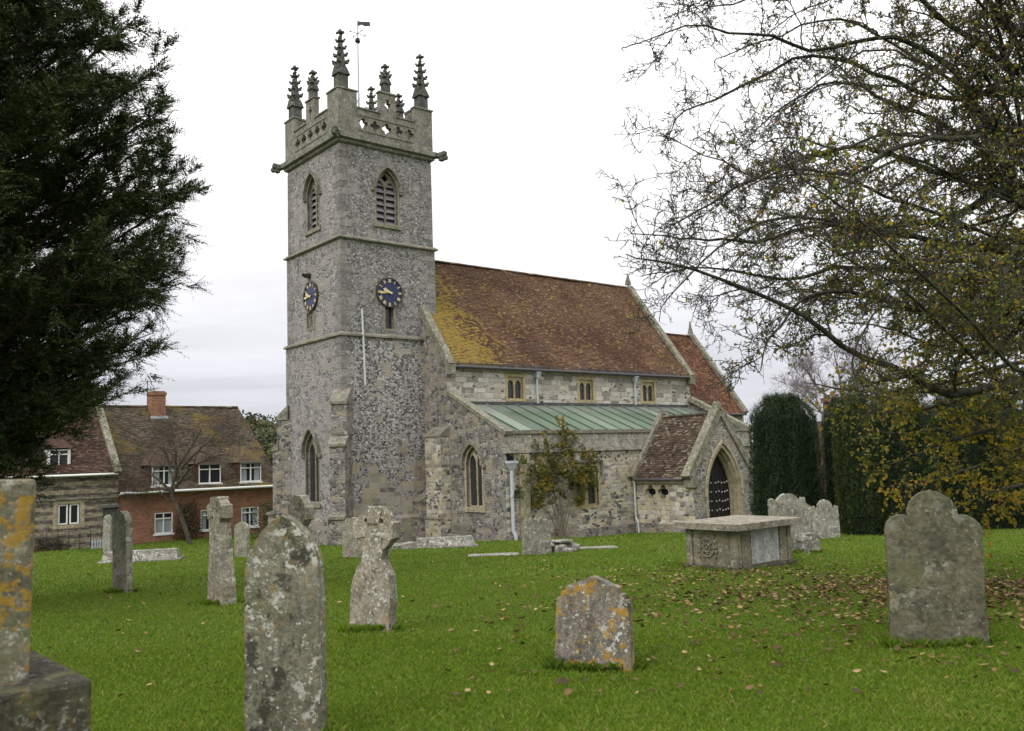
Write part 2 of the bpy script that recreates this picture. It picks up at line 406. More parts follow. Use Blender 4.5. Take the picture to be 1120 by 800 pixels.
lead = t.math('MAXIMUM', t.math('GREATER_THAN', t.math('FRACT', t.math('MULTIPLY', t.math('ADD', uu[0], uu[1]), 6)), .86), t.math('GREATER_THAN', t.math('FRACT', t.math('MULTIPLY', t.math('SUBTRACT', uu[0], uu[1]), 6)), .86))
t.col(t.mix(lead, t.ramp(nn, [(.3, L(.008,.009,.012)), (.7, L(.03,.032,.036))]), L(.06,.06,.06))); t.bump(nn, .4, .03); M['glass'] = t.m
t = NT('copper_roof', .55, .4); u = t.obj(); X = t.sep(u)
pv = t.wn(t.comb(t.math('FLOOR', t.math('DIVIDE', t.math('SUBTRACT', X[0], 4.95), .97)), 2.2))
strk = t.noise(t.vmath('MULTIPLY', u, (7, .5, 1)), 1.5, 5, .6)
c = t.ramp(pv, [(0, L(.056,.086,.056)), (.3, L(.073,.112,.07)), (.6, L(.09,.13,.084)), (.8, L(.108,.144,.1)), (.88, L(.2,.235,.19)), (.94, L(.065,.07,.064)), (1, L(.085,.123,.08))])
c = t.mix(t.math('MULTIPLY', t.step(strk, .5, .75), .6), c, L(.14,.165,.14)); topm = t.step(t.math('ADD', X[1], t.math('MULTIPLY', strk, .8)), -2.9, -2.3)
c = t.mix(t.math('MULTIPLY', topm, t.math('ADD', .3, t.math('MULTIPLY', strk, .6))), c, L(.17,.18,.165))
t.col(c); t.bump(strk, .2, .02); M['copper'] = t.m
M['lead'] = simple('lead', L(.06,.06,.065), .6, .4, 0, .3, 3)
M['pipe'] = simple('painted_pipe', L(.4,.43,.46), .5, .4, 0, .12, 8)
M['white_pipe'] = simple('pale_pipe', L(.5,.51,.53), .5, .4, 0, .12, 8)
M['slate'] = simple('louvre_slate', L(.21,.2,.24), .7, .3, 0, .2, 6)
M['dark'] = simple('dark_interior', L(.012,.012,.012), .9, .1)
M['door'] = simple('dark_oak', L(.012,.011,.011), .6, .3, 0, .4, 12)
M['stud'] = simple('iron_stud', L(.55,.54,.52), .4, .5)
M['clockblue'] = simple('clock_blue', L(.014,.022,.075), .4, .4, 0, .12, 5)
M['gold'] = simple('gilding', L(.6,.5,.27), .45, .5)
M['rim'] = simple('clock_rim', L(.045,.03,.024), .6, .4)
M['iron'] = simple('wrought_iron', L(.02,.02,.022), .6, .4)

ZB = -2.4
church = empty('parish_church', (CO[0], CO[1], ZB), PHI, 'flint church with a pinnacled clock tower, red tiled nave and green copper aisle roof', 'church')
OFF = (0, 0, ZB)
def cb(mb, name, mat, parent=None, smooth=False):
    return mb.build(name, mat, parent if parent is not None else church, OFF, smooth)
def bevel(o, w=.02, seg=2):
    m = o.modifiers.new('bevel', 'BEVEL'); m.width = w; m.segments = seg; m.limit_method = 'ANGLE'; m.angle_limit = math.radians(40); return o

FS = lambda y: ((0, y, 0), (1, 0, 0), (0, 0, 1))
FW = lambda x: ((x, 0, 0), (0, -1, 0), (0, 0, 1))
FE = lambda x: ((x, 0, 0), (0, 1, 0), (0, 0, 1))
FN = lambda y: ((0, y, 0), (-1, 0, 0), (0, 0, 1))

def arch(c, z0, w, zs, za, n=9, seg=None):
    a = w/2; h = za-zs; k = (h*h-a*a)/(2*a); R = a+k
    th = math.atan2(h, k) if k > 0 else math.pi-math.atan2(h, -k)
    right = [(c-k+R*math.cos(th*i/n), zs+R*math.sin(th*i/n)) for i in range(n+1)]
    left = [(2*c-x, z) for x, z in reversed(right[:-1])]
    return [(c-a, z0), (c+a, z0)]+right+left
def arch_top(c, w, zs, za, n=9): return arch(c, zs-.001, w, zs, za, n)[2:]
def foil(c, z, r, n=9):
    pts = []
    for q in range(4):
        a0 = q*math.pi/2; cx, cz = c+r*.56*math.cos(a0), z+r*.56*math.sin(a0)
        for i in range(n-1): an = a0-math.pi*.585+math.pi*1.17*i/(n-1); pts.append((cx+r*.44*math.cos(an), cz+r*.44*math.sin(an)))
    return pts
def ring(mb, fr, outer, inner, d0, d1): mb.prism(fr, outer, d0, d1, holes=[inner])
def archband(mb, fr, c, w, zs, za, t, d0, d1, n=10):
    """moulding over the arch only"""
    i = arch_top(c, w, zs, za, n); o = arch_top(c, w+2*t, zs, za+t*1.25, n)
    for k in range(len(i)-1):
        mb.prism(fr, [i[k], o[k], o[k+1], i[k+1]], d0, d1)

def lancets(c, w, z0, zs, za, mull=.11, edge=.05, top=True):
    """light openings for a two-light pointed window"""
    wl = (w-2*edge-mull)/2; H = []
    zl = zs+wl*.1
    for sg in (-1, 1):
        cc = c+sg*(wl+mull)/2; H.append(arch(cc, z0+.06, wl, zl, zl+wl*.85, 6))
    zq = zl+wl*.85+.02+(za-zl-wl*.85)*.33
    if top: H.append(foil(c, zq-.02, min(.3, (za-zl-wl*.85)*.38)))
    return H

def pointed_window(fr, c, w, z0, zs, za, name='window', louvre=False, hood=True, edge=.04, mull=.09, ms='towerdress'):
    holep = arch(c, z0, w, zs, za)
    mb = MB(); mb.prism(fr, holep, -.26, -.17, holes=lancets(c, w, z0, zs, za, mull, edge))
    ring(mb, fr, arch(c, z0-.1, w+.2, zs, za+.13), holep, -.1, .02)
    win = cb(mb, name, M[ms])
    if louvre:
        lb = MB(); n = 6; o, u, v = [np.array(a, float) for a in fr]; nn_ = np.cross(u, v)
        for i in range(n+1):
            z = z0+.05+(zs-z0+.25)*i/n; P = lambda a, d, zz: tuple(o+u*a+v*zz+nn_*d)
            lb.mesh([P(c-w/2, -.2, z-.02), P(c+w/2, -.2, z-.02), P(c+w/2, -.45, z+.34), P(c-w/2, -.45, z+.34), P(c-w/2, -.2, z-.06), P(c+w/2, -.2, z-.06), P(c+w/2, -.47, z+.3), P(c-w/2, -.47, z+.3)],
                    [(0,1,2,3),(4,7,6,5),(0,4,5,1),(3,2,6,7)])
        cb(lb, 'louvre', M['slate'], win)
        pb = MB(); pb.plate((tuple(np.array(fr[0])-np.cross(fr[1], fr[2])*.5), fr[1], fr[2]), holep, [], 0); cb(pb, 'backing', M['dark'], win)
    else:
        pb = MB(); pb.plate((tuple(np.array(fr[0])-np.cross(fr[1], fr[2])*.22), fr[1], fr[2]), holep, [], 0); cb(pb, 'pane', M['glass'], win)
    if hood:
        hb = MB(); archband(hb, fr, c, w+.19, zs, za+.125, .11, 0, .2)
        for sg in (-1, 1): hb.blob(tuple(np.array(fr[0])+np.array(fr[1])*(c+sg*(w/2+.2))+np.array(fr[2])*(zs-.06)+np.cross(fr[1], fr[2])*.06), .13, 3, 6)
        cb(hb, 'hood_mould', M['dress_grey'], win)
    sb = MB(); sb.prism(fr, [(c-w/2-.2, z0-.22), (c+w/2+.2, z0-.22), (c+w/2+.2, z0-.02), (c-w/2-.2, z0-.02)], -.05, .09); bevel(cb(sb, 'sill', M[ms], win), .03)
    return holep

# ================================================================== tower
TX, TY = 5.4, 5.7
def stage(z0, z1, e, hs=(), hw=()):
    mb = MB(); r = .34
    mb.plate(FS(-e), [(-e, z0), (TX+e, z0), (TX+e, z1), (-e, z1)], hs, r)
    mb.plate(FW(-e), [(-TY-e, z0), (e, z0), (e, z1), (-TY-e, z1)], hw, r)
    mb.plate(FE(TX+e), [(-e, z0), (TY+e, z0), (TY+e, z1), (-e, z1)], [], r)
    mb.plate(FN(TY+e), [(-TX-e, z0), (e, z0), (e, z1), (-TX-e, z1)], [], r)
    return mb
def stage_parts(z0, z1, e, hs, hw, ms, mw):
    r = .34; mb = MB(); mb.plate(FS(-e), [(-e, z0), (TX+e, z0), (TX+e, z1), (-e, z1)], hs, r); mb.plate(FE(TX+e), [(-e, z0), (TY+e, z0), (TY+e, z1), (-e, z1)], [], r); cb(mb, 'tower_wall', M[ms])
    mb = MB(); mb.plate(FW(-e), [(-TY-e, z0), (e, z0), (e, z1), (-TY-e, z1)], hw, r); mb.plate(FN(TY+e), [(-TX-e, z0), (e, z0), (e, z1), (-TX-e, z1)], [], r); cb(mb, 'tower_wall', M[mw])
wW = pointed_window(FW(-.06), -2.95, 1.35, -.42, 1.9, 3.0)
stage_parts(-3, 7.48, .06, [], [wW], 'tower_low', 'tower_west')
slit = lambda c, z0, z1, w: [(c-w/2, z0), (c+w/2, z0), (c+w/2, z1), (c-w/2, z1)]
sS = slit(2.64, 7.9, 9.2, .46); sW = slit(-3.15, 8.2, 8.95, .62)
stage_parts(7.48, 12.19, 0, [sS], [sW], 'tower_up', 'tower_west')
bS = pointed_window(FS(.05), 2.66, 1.22, 13.15, 14.85, 15.85, 'belfry_window', louvre=True)
bW = pointed_window(FW(.05), -2.8, 1.22, 13.15, 14.85, 15.85, 'belfry_window', louvre=True)
stage_parts(12.19, 17.25, -.05, [bS], [bW], 'tower_up', 'tower_west')
for fr, c, z0, z1, w, nbar in ((FS(0), 2.64, 7.9, 9.2, .46, 0), (FW(0), -3.15, 8.2, 8.95, .62, 3)):
    mb = MB(); ring(mb, fr, slit(c, z0-.13, z1+.1, w+.26), slit(c, z0, z1, w), -.08, .02)
    for i in range(nbar): mb.prism(fr, slit(c+(i-1)*.2, z0, z1, .09), -.14, -.04)
    w_ = cb(mb, 'slit_window', M['towerdress'])
    nn_ = np.cross(fr[1], fr[2]); pb = MB(); pb.plate((tuple(np.array(fr[0])-nn_*.2), fr[1], fr[2]), slit(c, z0, z1, w), [], 0); cb(pb, 'pane', M['glass'], w_)
# string courses
def band(z0, z1, e, top=.12):
    mb = MB()
    c = lambda q: [(-q, -q), (TX+q, -q), (TX+q, TY+q), (-q, TY+q)]
    a, b, d = c(.01), c(e), c(.01)
    lo = [(x, y, z0) for x, y in a]; m1 = [(x, y, z0+.06) for x, y in b]; m2 = [(x, y, z1-top) for x, y in b]; hi = [(x, y, z1) for x, y in d]
    mb.mesh(lo+m1+m2+hi, [(k*4+i, k*4+(i+1) % 4, k*4+4+(i+1) % 4, k*4+4+i) for k in range(3) for i in range(4)])
    return mb
cb(band(7.36, 7.62, .17), 'string_course', M['dress_grey'])
cb(band(12.06, 12.3, .15), 'string_course', M['dress_grey'])
mb = band(16.98, 17.36, .26, .08); mb2 = band(16.82, 17.0, .1, .02); mb.mesh(mb2.v, mb2.f); cb(mb, 'cornice', M['parapet'])
for cx, cy in ((0, 0), (TX, 0), (0, TY), (TX, TY)):
    mb = MB(); dx, dy = (-1 if cx == 0 else 1)/math.sqrt(2), (-1 if cy == 0 else 1)/math.sqrt(2)
    for i, (q, z, r) in enumerate(((.2, 17.15, .2), (.42, 17.12, .22), (.62, 17.2, .2), (.72, 17.0, .16), (.5, 16.95, .17), (.66, 17.3, .1))):
        mb.blob((cx+dx*q, cy+dy*q, z), (r, r, r*.95), i+int(cx*3+cy), 7)
    cb(mb, 'gargoyle', M['pinn'])
# quoins: alternating long and short blocks a little proud of the walls
rg = random.Random(4)
def quoins(x, y, sx, sy, z0, z1, e):
    z = z0; k = 0
    while z < z1-.2:
        h = rg.uniform(.26, .42); a, b = (.62, .3) if k % 2 else (.32, .6)
        a *= rg.uniform(.8, 1.15); b *= rg.uniform(.8, 1.15)
        X = sorted((x+sx*.012, x-sx*a)); Y = sorted((y+sy*.012, y-sy*b))
        mb.box(X[0], X[1], Y[0], Y[1], z+.012, min(z+h, z1)-.012, rg.random()); z += h; k += 1
for sx, sy in ((-1, -1), (1, -1), (-1, 1)):
    for z0, z1, e in ((-1, 7.35, .06), (7.65, 12.05, 0), (12.32, 16.8, -.05)): mb = MB(); quoins(-e if sx < 0 else TX+e, -e if sy < 0 else TY+e, sx, sy, z0, z1, e); cb(mb, 'quoins', M['quoin'])
# plinth
mb = MB()
for z0, z1, e in ((-3, -1.25, .24),):
    mb.box(-e, TX+e, -e, TY+e, z0, z1); lo = [(-e,-e,z1),(TX+e,-e,z1),(TX+e,TY+e,z1),(-e,TY+e,z1)]; hi = [(-.06,-.06,z1+.14),(TX+.06,-.06,z1+.14),(TX+.06,TY+.06,z1+.14),(-.06,TY+.06,z1+.14)]
    mb.mesh(lo+hi, [(i, (i+1) % 4, 4+(i+1) % 4, 4+i) for i in range(4)])
cb(mb, 'plinth', M['rubble'])
# diagonal buttresses
def buttress(cx, cy, dx, dy, stages, w):
    """stages: (projection, top z, height of the sloping cap)"""
    d = np.array([dx, dy])/math.hypot(dx, dy); s_ = np.array([-d[1], d[0]])
    mb, cps = MB(), []; z0 = -3
    prs = [q[0] for q in stages]+[0.0]
    for i, (pr, zt, hc) in enumerate(stages):
        nx = prs[i+1]
        P = lambda a, b, z: (cx+d[0]*a+s_[0]*b, cy+d[1]*a+s_[1]*b, z)
        h = w/2
        mb.hexa([P(-.35, h, z0), P(-.35, -h, z0), P(pr, -h, z0), P(pr, h, z0)], [P(-.35, h, zt), P(-.35, -h, zt), P(pr, -h, zt), P(pr, h, zt)])
        g = h+.05; cp = MB(); cps.append(cp)
        cp.hexa([P(nx-.1, g, zt), P(nx-.1, -g, zt), P(pr+.08, -g, zt-.04), P(pr+.08, g, zt-.04)], [P(nx-.1, g, zt+hc), P(nx-.1, -g, zt+hc), P(pr+.08, -g, zt+.09), P(pr+.08, g, zt+.09)])
        z0 = zt-.02
    b = cb(mb, 'buttress', M['rubble'])
    for cp in cps: cb(cp, 'weathering', M['dress_grey'], b)
buttress(0, 0, -1, -1, [(1.25, -1.0, .2), (.95, 2.25, .5), (.6, 4.2, .75)], .72)
buttress(0, TY, -1, 1, [(.98, -1.0, .2), (.72, 2.2, .45), (.5, 3.75, .75)], .66)
# clock faces
ROM = ['XII', 'I', 'II', 'III', 'IIII', 'V', 'VI', 'VII', 'VIII', 'IX', 'X', 'XI']
def clock(fr, c, z, r):
    o, u, v = [np.array(a, float) for a in fr]; n = np.cross(u, v); f2 = lambda d: (tuple(o+n*d+u*c+v*z), fr[1], fr[2])
    circ = lambda q, m=40: [(q*math.cos(2*math.pi*i/m), q*math.sin(2*math.pi*i/m)) for i in range(m)]
    mb = MB(); mb.prism(f2(0), circ(r*.97), -.05, .07); face = cb(mb, 'clock_face', M['clockblue'])
    mb = MB(); ring(mb, f2(0), circ(r*1.03), circ(r*.95), -.04, .11); cb(mb, 'rim', M['rim'], face)
    def stroke(a, p0, p1, t):
        ca, sa = math.cos(a), math.sin(a)
        tr = lambda q: (q[0]*ca+q[1]*sa, -q[0]*sa+q[1]*ca)
        dx, dy = p1[0]-p0[0], p1[1]-p0[1]; l = math.hypot(dx, dy); nx, ny = -dy/l*t/2, dx/l*t/2
        mb.prism(f2(0), [tr(q) for q in ((p0[0]+nx, p0[1]+ny), (p0[0]-nx, p0[1]-ny), (p1[0]-nx, p1[1]-ny), (p1[0]+nx, p1[1]+ny))], .071, .095)
    r0, r1 = r*.70, r*.93
    for i, s_ in enumerate(ROM):
        mb = MB(); a = i*math.pi/6; wd = {'I': .036, 'V': .085, 'X': .085}; tot = sum(wd[k]*r/.75 for k in s_); x = -tot/2
        for ch in s_:
            w = wd[ch]*r/.75; xc = x+w/2
            if ch == 'I': stroke(a, (xc, r0), (xc, r1), .026)
            elif ch == 'V': stroke(a, (xc, r0), (xc-w*.36, r1), .028); stroke(a, (xc, r0), (xc+w*.36, r1), .02)
            else: stroke(a, (xc+w*.36, r0), (xc-w*.36, r1), .028); stroke(a, (xc-w*.36, r0), (xc+w*.36, r1), .02)
            x += w
        cb(mb, 'numeral', M['gold'], face)
    for ang, ln, t0 in ((-math.pi/2-.07, r*.9, .05), (-math.pi/2+.37, r*.6, .085)):
        mb = MB(); ca, sa = math.cos(ang), math.sin(ang); tr = lambda q: (q[0]*ca+q[1]*sa, -q[0]*sa+q[1]*ca)
        dd = .11 if ln > r*.7 else .13
        mb.prism(f2(0), [tr(q) for q in ((-t0*.5, -.12), (t0*.5, -.12), (t0*.8, ln*.6), (t0*1.3, ln*.72), (0, ln), (-t0*1.3, ln*.72), (-t0*.8, ln*.6))], dd, dd+.02)
        cb(mb, 'clock_hand', M['gold'], face)
clock(FS(0), 2.64, 9.68, .72); clock(FW(0), -2.96, 9.74, .72)
mb = MB(); mb.box(-.25, .05, 3.0, 3.3, 10.72, 10.9); mb.tube([(-.2, 3.15, 10.8), (-.42, 3.15, 10.84)], .09, 8); cb(mb, 'floodlight', M['iron'])
# parapet
qz = 17.98
def crown(fr, a0, a1, am, c0, c1):
    """fr frame; wall from a0 to a1; middle merlon am; corner merlons to c0 and from c1"""
    m0, m1 = am-.46, am+.46
    po = [(a0, 17.3), (a1, 17.3), (a1, 19.5), (c1, 19.5), (c1, 18.7), (m1, 18.7), (m1, 19.82), (m0, 19.82), (m0, 18.7), (c0, 18.7), (c0, 19.5), (a0, 19.5)]
    H = []
    for k in range(5): H.append(foil(c0+.0+(c1-c0)*(k+.5)/5, qz, .28))
    H.append([(am-.05, 18.85), (am+.05, 18.85), (am+.05, 19.12), (am+.17, 19.17), (am+.17, 19.33), (am+.06, 19.36), (am+.06, 19.52), (am-.06, 19.52), (am-.06, 19.36), (am-.17, 19.33), (am-.17, 19.17), (am-.05, 19.12)])
    mb = MB(); mb.prism(fr, po, -.26, 0, holes=H)
    for x0, x1, z in ((c1, a1, 19.5), (m0, m1, 19.82), (a0, c0, 19.5), (c0, m0, 18.7), (m1, c1, 18.7)):
        e0 = .05 if z > 19 else -.003
        mb.prism(fr, [(x0-e0, z), (x1+e0, z), (x1+e0, z+.07), (x0-e0, z+.07)], -.32, .06)
    mb.prism(fr, [(c0+.1, 18.36), (c1-.1, 18.36), (c1-.1, 18.42), (c0+.1, 18.42)], -.02, .035)
    mb.prism(fr, [(c0+.1, 17.58), (c1-.1, 17.58), (c1-.1, 17.64), (c0+.1, 17.64)], -.02, .035)
    cb(mb, 'parapet', M['parapet'])
crown(FS(-.04), -.04, TX+.04, 2.76, 1.0, TX-1.04)
crown(FN(TY+.04), -TX-.04, .04, -2.7, -TX+1.0, -1.0)
crown(FW(-.04), -TY+.225, -.225, -2.85, -TY+1.04, -1.04)
crown(FE(TX+.04), .225, TY-.225, 2.85, 1.04, TY-1.04)
mb = MB(); mb.box(.1, TX-.1, .1, TY-.1, 17.2, 17.45); cb(mb, 'tower_roof', M['lead'])
# corner blocks behind the corner merlons, and pinnacles
def pinnacle(cx, cy, z0, zg, zt, s, levels):
    mb = MB(); h = s/2
    mb.box(cx-h, cx+h, cy-h, cy+h, z0, zg)
    g = h*1.32
    for d_ in ((1, 0), (-1, 0), (0, 1), (0, -1)):      # gablets
        px, py = -d_[1], d_[0]
        A = lambda a, b, z: (cx+d_[0]*b+px*a, cy+d_[1]*b+py*a, z)
        top = zg+s*.95
        mb.mesh([A(-g, h*.9, zg-.04), A(g, h*.9, zg-.04), A(0, h*.9, top), A(-g, g, zg-.04), A(g, g, zg-.04), A(0, g, top)], [(3,4,5),(0,2,1),(0,3,5,2),(1,2,5,4),(0,1,4,3)])
    zs = zt-.42
    mb.hexa([(cx-h*.86, cy-h*.86, zg), (cx+h*.86, cy-h*.86, zg), (cx+h*.86, cy+h*.86, zg), (cx-h*.86, cy+h*.86, zg)], [(cx-.05, cy-.05, zs), (cx+.05, cy-.05, zs), (cx+.05, cy+.05, zs), (cx-.05, cy+.05, zs)])
    p = cb(mb, 'pinnacle', M['pinn'])
    cr = MB()
    for k in range(levels):
        f = (k+1)/(levels+.6); z = zg+s*.5+(zs-zg-s*.5)*f*1.0; hh = h*.86*(1-(z-zg)/(zs-zg))+.06
        for a in range(4):
            an = math.pi/4+a*math.pi/2; r = .15*(1-f*.35)
            q = hh*1.3+.03
            cr.blob((cx+q*math.cos(an), cy+q*math.sin(an), z), (r, r, r*.8), k*4+a, 6)
            cr.blob((cx+(q+.08)*math.cos(an), cy+(q+.08)*math.sin(an), z+.08), r*.6, k*4+a+50, 6)
    cb(cr, 'crockets', M['pinn'], p)
    fi = MB(); fi.lathe((cx, cy, zs-.06), [(.05, 0), (.11, .06), (.05, .12), (.06, .2), (.1, .26), (.12, .34), (.05, .44), (.03, .47)], 8)
    for a in range(4):
        an = math.pi/4+a*math.pi/2; fi.blob((cx+.15*math.cos(an), cy+.15*math.sin(an), zs+.22), .09, a, 6)
    cb(fi, 'finial', M['pinn'], p)
for x0, x1, y0, y1 in ((.225, .98, .225, .98), (TX-.98, TX-.225, .225, .98), (.225, .98, TY-.98, TY-.225), (TX-.98, TX-.225, TY-.98, TY-.225)):
    mb = MB(); mb.box(x0, x1, y0, y1, 17.3, 19.45); mb.box(x0-.03, x1+.03, y0-.03, y1+.03, 19.45, 19.56); cb(mb, 'corner_pier', M['parapet'])
for cx, cy in ((.36, .36), (TX-.36, .36), (.36, TY-.36), (TX-.36, TY-.36)): pinnacle(cx, cy, 19.4, 20.35, 22.72, .52, 4)
for cx, cy in ((2.76, .14), (2.7, TY-.14), (.14, 2.85), (TX-.14, 2.85)): pinnacle(cx, cy, 19.8, 20.4, 21.5, .36, 2)
# weather vane
mb = MB(); mb.tube([(2.75, 2.8, 17.4), (2.75, 2.8, 24.9)], [.07, .03], 8); vane = cb(mb, 'weather_vane', M['pipe'])
mb = MB(); mb.blob((2.75, 2.8, 23.75), .15, 2, 10); mb.tube([(2.3, 2.8, 24.15), (3.2, 2.8, 24.15)], .018, 6); mb.tube([(2.75, 2.35, 24.15), (2.75, 3.25, 24.15)], .018, 6)
for q in ((2.3, 2.8), (3.2, 2.8), (2.75, 2.35), (2.75, 3.25)): mb.blob((q[0], q[1], 24.15), .05, 1, 6)
dv = np.array([.66, -.75]); V3 = lambda a, z, s=0: (2.75+dv[0]*a+dv[1]*s, 2.8+dv[1]*a-dv[0]*s, z)
fl = [(0, 24.55), (.2, 24.62), (.42, 24.5), (.72, 24.5), (.68, 24.72), (.5, 24.75), (.25, 24.78), (0, 24.84)]
mb.mesh([V3(a, z, -.015) for a, z in fl]+[V3(a, z, .015) for a, z in fl], [tuple(range(8)), tuple(reversed(range(8, 16)))]+[(i, (i+1) % 8, 8+(i+1) % 8, 8+i) for i in range(8)])
cb(mb, 'vane_flag', M['iron'], vane)
mb = MB()
for q in ((4.6, 2.0), (1.0, 1.2), (3.0, 5.2)): mb.tube([(2.75, 2.8, 20.6), (q[0], q[1], 18.4)], .015, 5)
cb(mb, 'stay', M['pipe'], vane)

# ================================================================== roofs of tiles
def tiles(mb, A, U, D, length, slope, tw=.17, ga=.105, lift=.024, jit=.003, sag=.0, seed=1):
    """A eave corner, U along the eave, D up the slope; each tile a tilted face with a front edge"""
    rg = np.random.RandomState(seed); A = np.array(A, float); U = np.array(U, float); D = np.array(D, float); N = np.cross(U, D); N /= np.linalg.norm(N)
    if N[2] < 0: N = -N
    rows = int(slope/ga)+1; cols = int(length/tw)+1
    flip = np.cross(U, D)[2] < 0
    for r in range(rows):
        off = (r % 2)*tw/2; s0 = r*ga; s1 = min(s0+ga*1.25, slope)
        for c in range(-1, cols):
            x0 = c*tw+off+rg.uniform(-.003, .003); x1 = x0+tw-.006
            x0 = max(x0, 0); x1 = min(x1, length)
            if x1-x0 < .02: continue
            j = rg.uniform(-jit, jit)*2+sag*(math.sin(x0*.7+seed)+.6*math.sin(x0*1.9+s0*.8)); l = lift+rg.uniform(0, .008); js = rg.uniform(-.006, .006)
            P = lambda x, s, h: tuple(A+U*x+D*s+N*h)
            a, b = P(x0, s0+js, l+j), P(x1, s0+js, l+j+rg.uniform(-jit, jit)); c2, d = P(x1, s1, j), P(x0, s1, j)
            e, f = P(x0, s0+js, j-.01), P(x1, s0+js, j-.01); q = rg.rand()
            if flip: mb.mesh([a, b, c2, d, e, f], [(3, 2, 1, 0), (0, 1, 5, 4)], q)
            else: mb.mesh([a, b, c2, d, e, f], [(0, 1, 2, 3), (4, 5, 1, 0)], q)
def rafter(p, q):
    p, q = np.array(p, float), np.array(q, float); l = np.linalg.norm(q-p); return (q-p)/l, l
def ridge(mb, p, q, r=.13, n=None, seed=2):
    rg = random.Random(seed); p, q = np.array(p, float), np.array(q, float); l = np.linalg.norm(q-p); n = n or int(l/.4); d = (q-p)/l
    s = np.array([-d[1], d[0], 0]); s /= np.linalg.norm(s)
    for i in range(n):
        a, b = p+d*l*i/n, p+d*l*(i+.97)/n; h = rg.uniform(-.008, .008); pts = []
        for e in (a, b):
            for k in range(6): an = math.pi*(k/5); pts.append(tuple(e+s*r*math.cos(an)+np.array([0, 0, 1])*(r*math.sin(an)*.8+h-.04)))
        mb.mesh(pts, [(k, k+1, 7+k, 6+k) for k in range(5)]+[(5,4,3,2,1,0), (6,7,8,9,10,11)], rg.random())
def slopebox(mb, p, q, wv, w0, w1, t0, t1):
    """bar along p->q; wv horizontal width direction from w0 to w1; thickness along the upward normal from t0 to t1"""
    p, q, wv = np.array(p, float), np.array(q, float), np.array(wv, float); d = (q-p)/np.linalg.norm(q-p); n = np.cross(wv, d); n /= np.linalg.norm(n)
    if n[2] < 0: n = -n
    c = lambda e, w, t: tuple(e+wv*w+n*t)
    A = [c(p, w0, t0), c(p, w1, t0), c(q, w1, t0), c(q, w0, t0)]; B = [c(p, w0, t1), c(p, w1, t1), c(q, w1, t1), c(q, w0, t1)]
    a = np.array(A); 
    if np.cross(a[1]-a[0], a[2]-a[0])@n < 0: A, B = A[::-1], B[::-1]
    mb.hexa(A, B)

# ================================================================== nave
NX0, NX1, NY, YR = 4.55, 22.75, -1.98, 2.6
ZE, ZR = 5.93, 12.28
D, l = rafter((0, -2.22, ZE), (0, YR, ZR)); mb = MB(); tiles(mb, (NX0+.28, -2.22, ZE), (1, 0, 0), D, NX1-NX0-.58, l, .17, .105, sag=.028, seed=3)
nroof = cb(mb, 'nave_roof', M['nave_tile'])
D2, l2 = rafter((0, 7.42, ZE), (0, YR, ZR)); mb = MB(); tiles(mb, (NX0+.28, 7.42, ZE), (1, 0, 0), D2, NX1-NX0-.58, l2, .5, .3, seed=4); cb(mb, 'nave_roof', M['nave_tile'])
mb = MB(); ridge(mb, (5.3, YR, ZR+.02), (NX1-.3, YR, ZR+.02)); cb(mb, 'ridge_tiles', M['nave_tile'], nroof)
# west gable and aisle west wall in one plane
lan = pointed_window(FW(NX0), 3.98, 1.2, -.75, 1.15, 2.0, ms='dress')
mb = MB(); mb.plate(FW(NX0), [(-7.2, -3), (6.25, -3), (6.25, 2.5), (2.0, 4.55), (2.0, 5.95), (-YR, 12.4), (-7.2, 5.95)], [lan], .34); cb(mb, 'west_wall', M['rubble'])
hs = []
for x in (8.86, 13.92, 18.98): hs.append(slit(x, 4.42, 5.56, 1.02))
mb = MB(); mb.plate(FS(NY), [(NX0, 3), (NX1, 3), (NX1, 6), (NX0, 6)], hs, .3); cb(mb, 'clerestory_wall', M['clere'])
for h in hs:
    c = (h[0][0]+h[1][0])/2; mb = MB(); L1 = [arch(c+s*.25, 4.46, .42, 5.12, 5.4, 5) for s in (-1, 1)]
    mb.prism(FS(NY), h, -.2, -.08, holes=L1); ring(mb, FS(NY), slit(c, 4.3, 5.72, 1.32), h, -.07, .02); w_ = cb(mb, 'clerestory_window', M['buff'])
    pb = MB(); pb.plate(FS(NY+.17), h, [], 0); cb(pb, 'pane', M['glass'], w_)
mb = MB(); mb.plate(FE(NX1), [(-1.98, -3), (7.2, -3), (7.2, 5.95), (YR, 12.4), (-1.98, 5.95)], [], .1)
mb.plate(FN(7.2), [(-NX1, -3), (-NX0, -3), (-NX0, 6), (-NX1, 6)], [], .1); cb(mb, 'nave_wall', M['rubble'])
for x0, x1 in ((NX0-.1, NX0+.32), (NX1-.32, NX1+.1)):
    mb = MB()
    for y in (-2.2, 7.4): slopebox(mb, (0, y, ZE-.02), (0, YR, ZR+.0), (1, 0, 0), x0, x1, -.12, .24)
    for y in (-2.24, 7.24): mb.box(x0-.002, x1+.002, y-.12, y+.2, ZE-.42, ZE+.14)
    if x0 > 9: mb.lathe((NX1-.1, YR, ZR+.2), [(.22, 0), (.18, .25), (.1, .5), (.04, .75)], 4, rot=math.pi/4)
    bevel(cb(mb, 'gable_coping', M['coping']), .02)
mb = MB(); mb.prism(FS(NY), [(NX0+.3, 5.78), (NX1-.2, 5.78), (NX1-.2, 5.93), (NX0+.3, 5.93)], 0, .12); cb(mb, 'eaves_course', M['dress'])
mb = MB(); mb.tube([(NX0+.2, -2.28, ZE-.01), (NX1-.2, -2.28, ZE-.01)], .075, 8)
for i in range(26):
    x = NX0+.6+i*.69; mb.box(x-.012, x+.012, -2.24, -2.2, ZE, ZE+.3)
mb.box(NX0+.4, NX1-.4, -2.16, -2.14, ZE+.12, ZE+.2); cb(mb, 'gutter', M['lead'])
